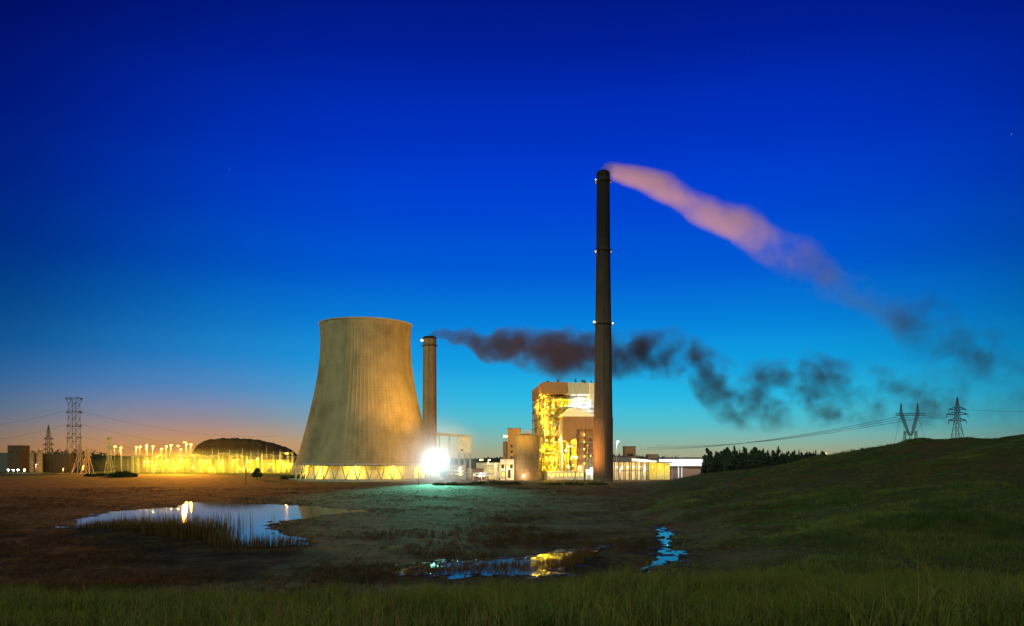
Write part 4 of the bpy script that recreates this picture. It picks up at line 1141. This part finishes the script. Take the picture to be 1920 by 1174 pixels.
# far wood: one mass along the horizon
FV, FT = [], []
nf = 5200
fy = rng.uniform(1180, 1500, nf); fx = rng.uniform(-.78, .78, nf) * fy
fz = height(fx, fy); fh_ = rng.uniform(8, 15, nf) * (1 + .25 * np.sin(fx / 70.)); fr_ = fh_ * rng.uniform(.20, .34, nf)
for k in range(5):
    a = 2 * np.pi * k / 5; b_ = 2 * np.pi * (k + 1) / 5
    for (z0_, z1_, s0) in ((.0, .65, 1.0), (.4, 1.0, .7)):
        FV.append(np.stack([np.stack([fx + np.cos(a) * fr_ * s0, fy + np.sin(a) * fr_ * s0, fz + fh_ * z0_], 1), np.stack([fx + np.cos(b_) * fr_ * s0, fy + np.sin(b_) * fr_ * s0, fz + fh_ * z0_], 1), np.stack([fx, fy, fz + fh_ * z1_], 1)], 1).reshape(-1, 3))
FV = np.concatenate(FV)
tag(link("far_forest", npmesh("far_forest", FV, np.arange(len(FV)).reshape(-1, 3), M["needles"])), "dark wood along the horizon behind the plant", "wood", kind="stuff")

def bush(label, px, Y, blobs, seed, n=700, s=.35, trunk=0, name="bush", cat="bush"):
    X = wx(px, Y); t = thing(name, label, cat, (X, Y, H(X, Y)))
    link("crown" if trunk else "foliage", npmesh("foliage", *leaf_cloud(blobs, n, s, seed), M["leaves"]), t)
    q = MB()
    if trunk: q.tube((0, 0, -.3), (0, 0, trunk), .35, .2, 7)
    for k in range(4): q.tube((0, 0, trunk * .7), (1.1 * math.cos(k * 1.7), 1.1 * math.sin(k * 1.7), trunk + 1.8), .14, .05, 5)
    q.build("trunk" if trunk else "stem", M["bark"], t)
    return t
bush("small round-headed tree silhouetted against the bright switchyard", 482, 560, [(0, 0, 4.6, 2.8, 2.6, 2.6), (-1.4, 0, 3.2, 2.2, 2, 1.8), (1.6, .3, 3.2, 2.2, 2, 1.7), (.3, 0, 6.6, 1.6, 1.4, 1.3)], 61, 500, .4, 1.8, "small_tree", "tree")
bush("broad dark thicket before the left end of the switchyard", 228, 600, [(-7, 0, .8, 4, 3, 2.0), (-2, 0, 1.6, 4, 3, 2.8), (3, 1, 1.7, 4.4, 3, 2.9), (8, 0, .9, 4, 3, 2.0)], 62, 700, .5)
bush("low thicket spreading below the two small lattice towers", 185, 610, [(-6, 0, .5, 5, 3, 1.5), (2, 0, .8, 5, 3, 1.7)], 63, 600, .5)
bush("low scrub hugging the cooling tower's left foot", 545, 575, [(-4, 0, .6, 4, 2.5, 1.8), (2, 0, 1.0, 4, 2.5, 2.3), (6, 1, .8, 3, 2, 3.0)], 64, 600, .45)
bush("ragged scrub in front of the white floodlight", 840, 470, [(-5, 0, .5, 4.5, 2, 1.2), (3, 0, .6, 5, 2, 1.3), (11, 0, .4, 5, 2, 1.0)], 65, 500, .35)
bush("low dark scrub before the round silo", 925, 490, [(-9, 0, .5, 6, 2, 1.4), (2, 0, .7, 6, 2, 1.6), (12, 0, .5, 6, 2, 1.2)], 66, 500, .4)
bush("scrub along the edge in front of the boiler house", 1075, 480, [(-12, 0, .4, 7, 2, 1.0), (0, 0, .5, 7, 2, 1.2), (14, 0, .4, 7, 2, 1.2)], 67, 500, .4)

# bare lit field and lamp on the far slope
lamp_post("far sodium lamp lighting the slope behind the pine stand", wx(1546, 600), 600, 12, M["sodium"], 50000, (1, .34, .04), .5)
tv, tt = [], 0
nb = 420
by_ = rng.uniform(880, 950, nb); bx_ = rng.uniform(40, 232, nb); bX = (bx_ - CX) / F * by_
bz_ = height(bX, by_); bh_ = rng.uniform(13, 25, nb) * np.interp(bx_, [40, 80, 130, 180, 232], [.6, 1, 1, .95, .6])
BV, BT = [], []
for q_ in range(nb):
    v_, f_ = leaf_cloud([(bX[q_], by_[q_], bz_[q_] + bh_[q_] * .55, 3.2, 3.2, bh_[q_] * .47)], 46, .95, 900 + q_)
    BT.append(f_ + tt); BV.append(v_); tt += len(v_)
tag(link("tree_belt", npmesh("tree_belt", np.concatenate(BV), np.concatenate(BT), M["needles"])), "dark belt of trees behind the lattice pylons", "wood", kind="stuff")

# ------------------------------------------------------------------ smoke
def plume(name, label, pts, Y, dens, colour, noise, aniso, grow=1.15, seed=0.0, ramp=.25, soft=1.8, dimmed=None, wear=0.0):
    """pts: (px, py, half width px, strength). A tube hugging the plume holds a soft, noisy volume round the same centre line."""
    S = Y / F
    x0_ = wx(pts[0][0], Y); z0_ = wz(pts[0][1], Y)
    xs = np.array([wx(p[0], Y) - x0_ for p in pts]); zs_ = np.array([wz(p[1], Y) - z0_ for p in pts]); rs = np.array([p[2] * S for p in pts])
    xmax = xs[-1]; zlo, zhi = zs_.min() - 1, zs_.max() + 1; rmax = rs.max()
    mb = MB(); n = 20; xx = np.linspace(0, xmax, 56)
    cz_l = np.interp(xx, xs, zs_); cr = np.interp(xx, xs, rs) * grow
    tz = np.gradient(cz_l, xx)
    for x, z, r, g_ in zip(xx, cz_l, cr, tz):
        for i in range(n):
            a = 2 * math.pi * i / n; mb.v.append((x, r * math.cos(a), z + r * math.sin(a) * math.sqrt(1 + min(g_ * g_, 1.0))))
    for j in range(55):
        for i in range(n):
            a, b_ = j * n + i, j * n + (i + 1) % n; mb.f.append((a, b_, b_ + n, a + n))
    mb.f.append(tuple(reversed(range(n)))); mb.f.append(tuple(55 * n + i for i in range(n)))
    m = bpy.data.materials.new(name); m.use_nodes = True
    N, K = m.node_tree.nodes, m.node_tree.links; N.clear()
    def mt(op, a, c=None, clamp=False):
        k = N.new("ShaderNodeMath"); k.operation = op; k.use_clamp = clamp
        for i, v in enumerate((a, c)):
            if v is None: continue
            if isinstance(v, (int, float)): k.inputs[i].default_value = float(v)
            else: K.new(v, k.inputs[i])
        return k.outputs[0]
    t = N.new("ShaderNodeTexCoord"); s = N.new("ShaderNodeSeparateXYZ")
    # warp the coordinates so that the outline billows
    nz = N.new("ShaderNodeTexNoise"); nz.inputs["Scale"].default_value = noise[0] * .6; nz.inputs["Detail"].default_value = 4
    mpn = N.new("ShaderNodeMapping"); mpn.inputs["Location"].default_value = (seed, seed * .7, 0); K.new(t.outputs["Object"], mpn.inputs[0]); K.new(mpn.outputs[0], nz.inputs["Vector"])
    vm = N.new("ShaderNodeVectorMath"); vm.operation = 'MULTIPLY_ADD'; vm.inputs[1].default_value = (noise[2],) * 3; vm.inputs[2].default_value = (-noise[2] / 2,) * 3
    K.new(nz.outputs["Color"], vm.inputs[0])
    sp0 = N.new("ShaderNodeSeparateXYZ"); K.new(t.outputs["Object"], sp0.inputs[0])
    grow_in = mt('MULTIPLY', sp0.outputs[0], 1 / (xmax * ramp), True)
    vs = N.new("ShaderNodeVectorMath"); vs.operation = 'SCALE'; K.new(vm.outputs[0], vs.inputs[0]); K.new(grow_in, vs.inputs["Scale"])
    va = N.new("ShaderNodeVectorMath"); va.operation = 'ADD'; K.new(t.outputs["Object"], va.inputs[0]); K.new(vs.outputs[0], va.inputs[1])
    K.new(va.outputs[0], s.inputs[0])
    fx_ = mt('MULTIPLY', s.outputs[0], 1 / xmax, True)
    def curve(vals):
        k = N.new("ShaderNodeFloatCurve"); c = k.mapping.curves[0]
        P_ = list(zip(xs / xmax, vals))
        c.points[0].location = P_[0]; c.points[1].location = P_[-1]
        for q in P_[1:-1]: c.points.new(*q)
        for q in c.points: q.handle_type = 'AUTO_CLAMPED'
        k.mapping.update(); K.new(fx_, k.inputs["Value"]); return k.outputs[0]
    zc = mt('ADD', mt('MULTIPLY', curve((zs_ - zlo) / (zhi - zlo)), zhi - zlo), zlo)
    rc = mt('MULTIPLY', curve(rs / rmax), rmax)
    st = curve(np.array([p[3] for p in pts]))
    dzn = mt('SUBTRACT', s.outputs[2], zc)
    r2 = mt('ADD', mt('MULTIPLY', dzn, dzn), mt('MULTIPLY', s.outputs[1], s.outputs[1]))
    q = mt('MULTIPLY', mt('SUBTRACT', 1.0, mt('DIVIDE', r2, mt('MULTIPLY', rc, rc)), True), soft, True)
    nz2 = N.new("ShaderNodeTexNoise"); nz2.inputs["Scale"].default_value = noise[0]; nz2.inputs["Detail"].default_value = 6; nz2.inputs["Roughness"].default_value = .6
    K.new(mpn.outputs[0], nz2.inputs["Vector"])
    young = mt('MULTIPLY', mt('SUBTRACT', 1.0, mt('MULTIPLY', fx_, 2.2, True)), .15)
    pf = mt('MULTIPLY', mt('SUBTRACT', mt('ADD', mt('SUBTRACT', nz2.outputs[0], noise[1]), young), mt('MULTIPLY', fx_, wear)), noise[3], True)
    d = mt('MULTIPLY', mt('MULTIPLY', mt('MULTIPLY', q, pf), st), dens)
    pv = N.new("ShaderNodeVolumePrincipled"); pv.inputs["Color"].default_value = (*colour, 1); pv.inputs["Anisotropy"].default_value = aniso
    K.new(d, pv.inputs["Density"])
    if dimmed:                                            # downwind loss of lamp light, put into the smoke colour
        cr_ = N.new("ShaderNodeValToRGB"); cr_.color_ramp.elements[0].position = dimmed[0]; cr_.color_ramp.elements[1].position = dimmed[1]
        cr_.color_ramp.elements[0].color = (*colour, 1); cr_.color_ramp.elements[1].color = (*dimmed[2], 1)
        K.new(fx_, cr_.inputs[0]); K.new(cr_.outputs[0], pv.inputs["Color"])
    o = N.new("ShaderNodeOutputMaterial"); K.new(pv.outputs[0], o.inputs["Volume"])
    ob = mb.build(name, m); ob.location = (x0_, Y, z0_)
    return tag(ob, label, "smoke", kind="stuff")
plume("smoke_plume", "broad pinkish plume drifting down from the tall chimney, thinning to grey", [
    (1127, 319, 8, 1), (1136, 317, 13, 1), (1150, 322, 19, 1), (1175, 328, 22, 1), (1200, 334, 25, .9), (1250, 354, 31, .72), (1300, 383, 37, .62), (1340, 405, 40, .56), (1390, 431, 43, .52), (1440, 452, 43, .46), (1500, 484, 47, .42), (1560, 519, 49, .38),
    (1610, 548, 52, .34), (1650, 575, 50, .36), (1690, 598, 62, .5), (1740, 628, 84, .62), (1790, 655, 90, .66), (1850, 694, 92, .6), (1930, 742, 90, .45)], 560, .085, (.80, .60, .46), (.042, .27, 24.0, 3.4), .0, 1.15, 0.0, .22, 1.35, (.54, .74, (.14, .16, .20)), .26)
plume("dark_smoke", "thin dark brown smoke billowing sideways from the short chimney in puffs", [
    (804, 635, 7, 1), (812, 628, 9, 1), (832, 627, 13, 1), (850, 634, 17, 1), (872, 631, 20, 1), (892, 642, 25, 1), (915, 650, 30, 1), (940, 648, 36, .95), (1000, 663, 48, .9), (1060, 668, 50, .85), (1120, 666, 52, .8), (1180, 664, 58, .75), (1250, 666, 64, .72), (1300, 690, 68, .7),
    (1360, 728, 70, .66), (1430, 742, 70, .64), (1500, 730, 76, .64), (1570, 740, 70, .56), (1650, 748, 66, .5), (1730, 752, 66, .45), (1800, 745, 66, .3)], 800, .11, (.25, .17, .16), (.034, .45, 30.0, 5.0), .0, 1.15, 31.0, .12, 1.5, None, .055)
# ------------------------------------------------------------------ lit mist volumes, added to imitate lens glare round the strongest lamps
def bloom(name, label, loc, rad, dens, colour, power=1.5):
    t = MB()
    prof = [(max(.02, math.sin(math.pi * k / 14)), -math.cos(math.pi * k / 14)) for k in range(15)]
    t.lathe(prof, 28)
    t.v = [(x * rad[0], y * rad[1], z * rad[2]) for x, y, z in t.v]
    t.f.append(tuple(reversed(range(28)))); t.f.append(tuple(14 * 28 + i for i in range(28)))
    m = bpy.data.materials.new(name); m.use_nodes = True
    N, K = m.node_tree.nodes, m.node_tree.links; N.clear()
    tx = N.new("ShaderNodeTexCoord"); sv = N.new("ShaderNodeVectorMath"); sv.operation = 'DIVIDE'; sv.inputs[1].default_value = rad
    K.new(tx.outputs["Object"], sv.inputs[0])
    ln = N.new("ShaderNodeVectorMath"); ln.operation = 'LENGTH'; K.new(sv.outputs[0], ln.inputs[0])
    a = N.new("ShaderNodeMath"); a.operation = 'SUBTRACT'; a.inputs[0].default_value = 1; a.use_clamp = True; K.new(ln.outputs["Value"], a.inputs[1])
    b = N.new("ShaderNodeMath"); b.operation = 'POWER'; b.inputs[1].default_value = power; K.new(a.outputs[0], b.inputs[0])
    c = N.new("ShaderNodeMath"); c.operation = 'MULTIPLY'; c.inputs[1].default_value = dens; K.new(b.outputs[0], c.inputs[0])
    pv = N.new("ShaderNodeVolumePrincipled"); pv.inputs["Color"].default_value = (*colour, 1); K.new(c.outputs[0], pv.inputs["Density"])
    o = N.new("ShaderNodeOutputMaterial"); K.new(pv.outputs[0], o.inputs["Volume"])
    ob = t.build(name, m); ob.location = loc
    return tag(ob, label, "bloom", kind="stuff")
bloom("lamp_bloom", "white mist volume, added to imitate lens glow round the dazzling floodlight", (wx(818, FY), FY - 3, 13.5), (37, 26, 36), .028, (.95, .97, 1), 1.5)
bloom("yard_bloom", "thin yellow-lit mist volume, added to imitate lens glow over the switchyard", (wx(400, 785), 785, 8), (128, 60, 19), .0070, (.95, .93, .9), 1.0)
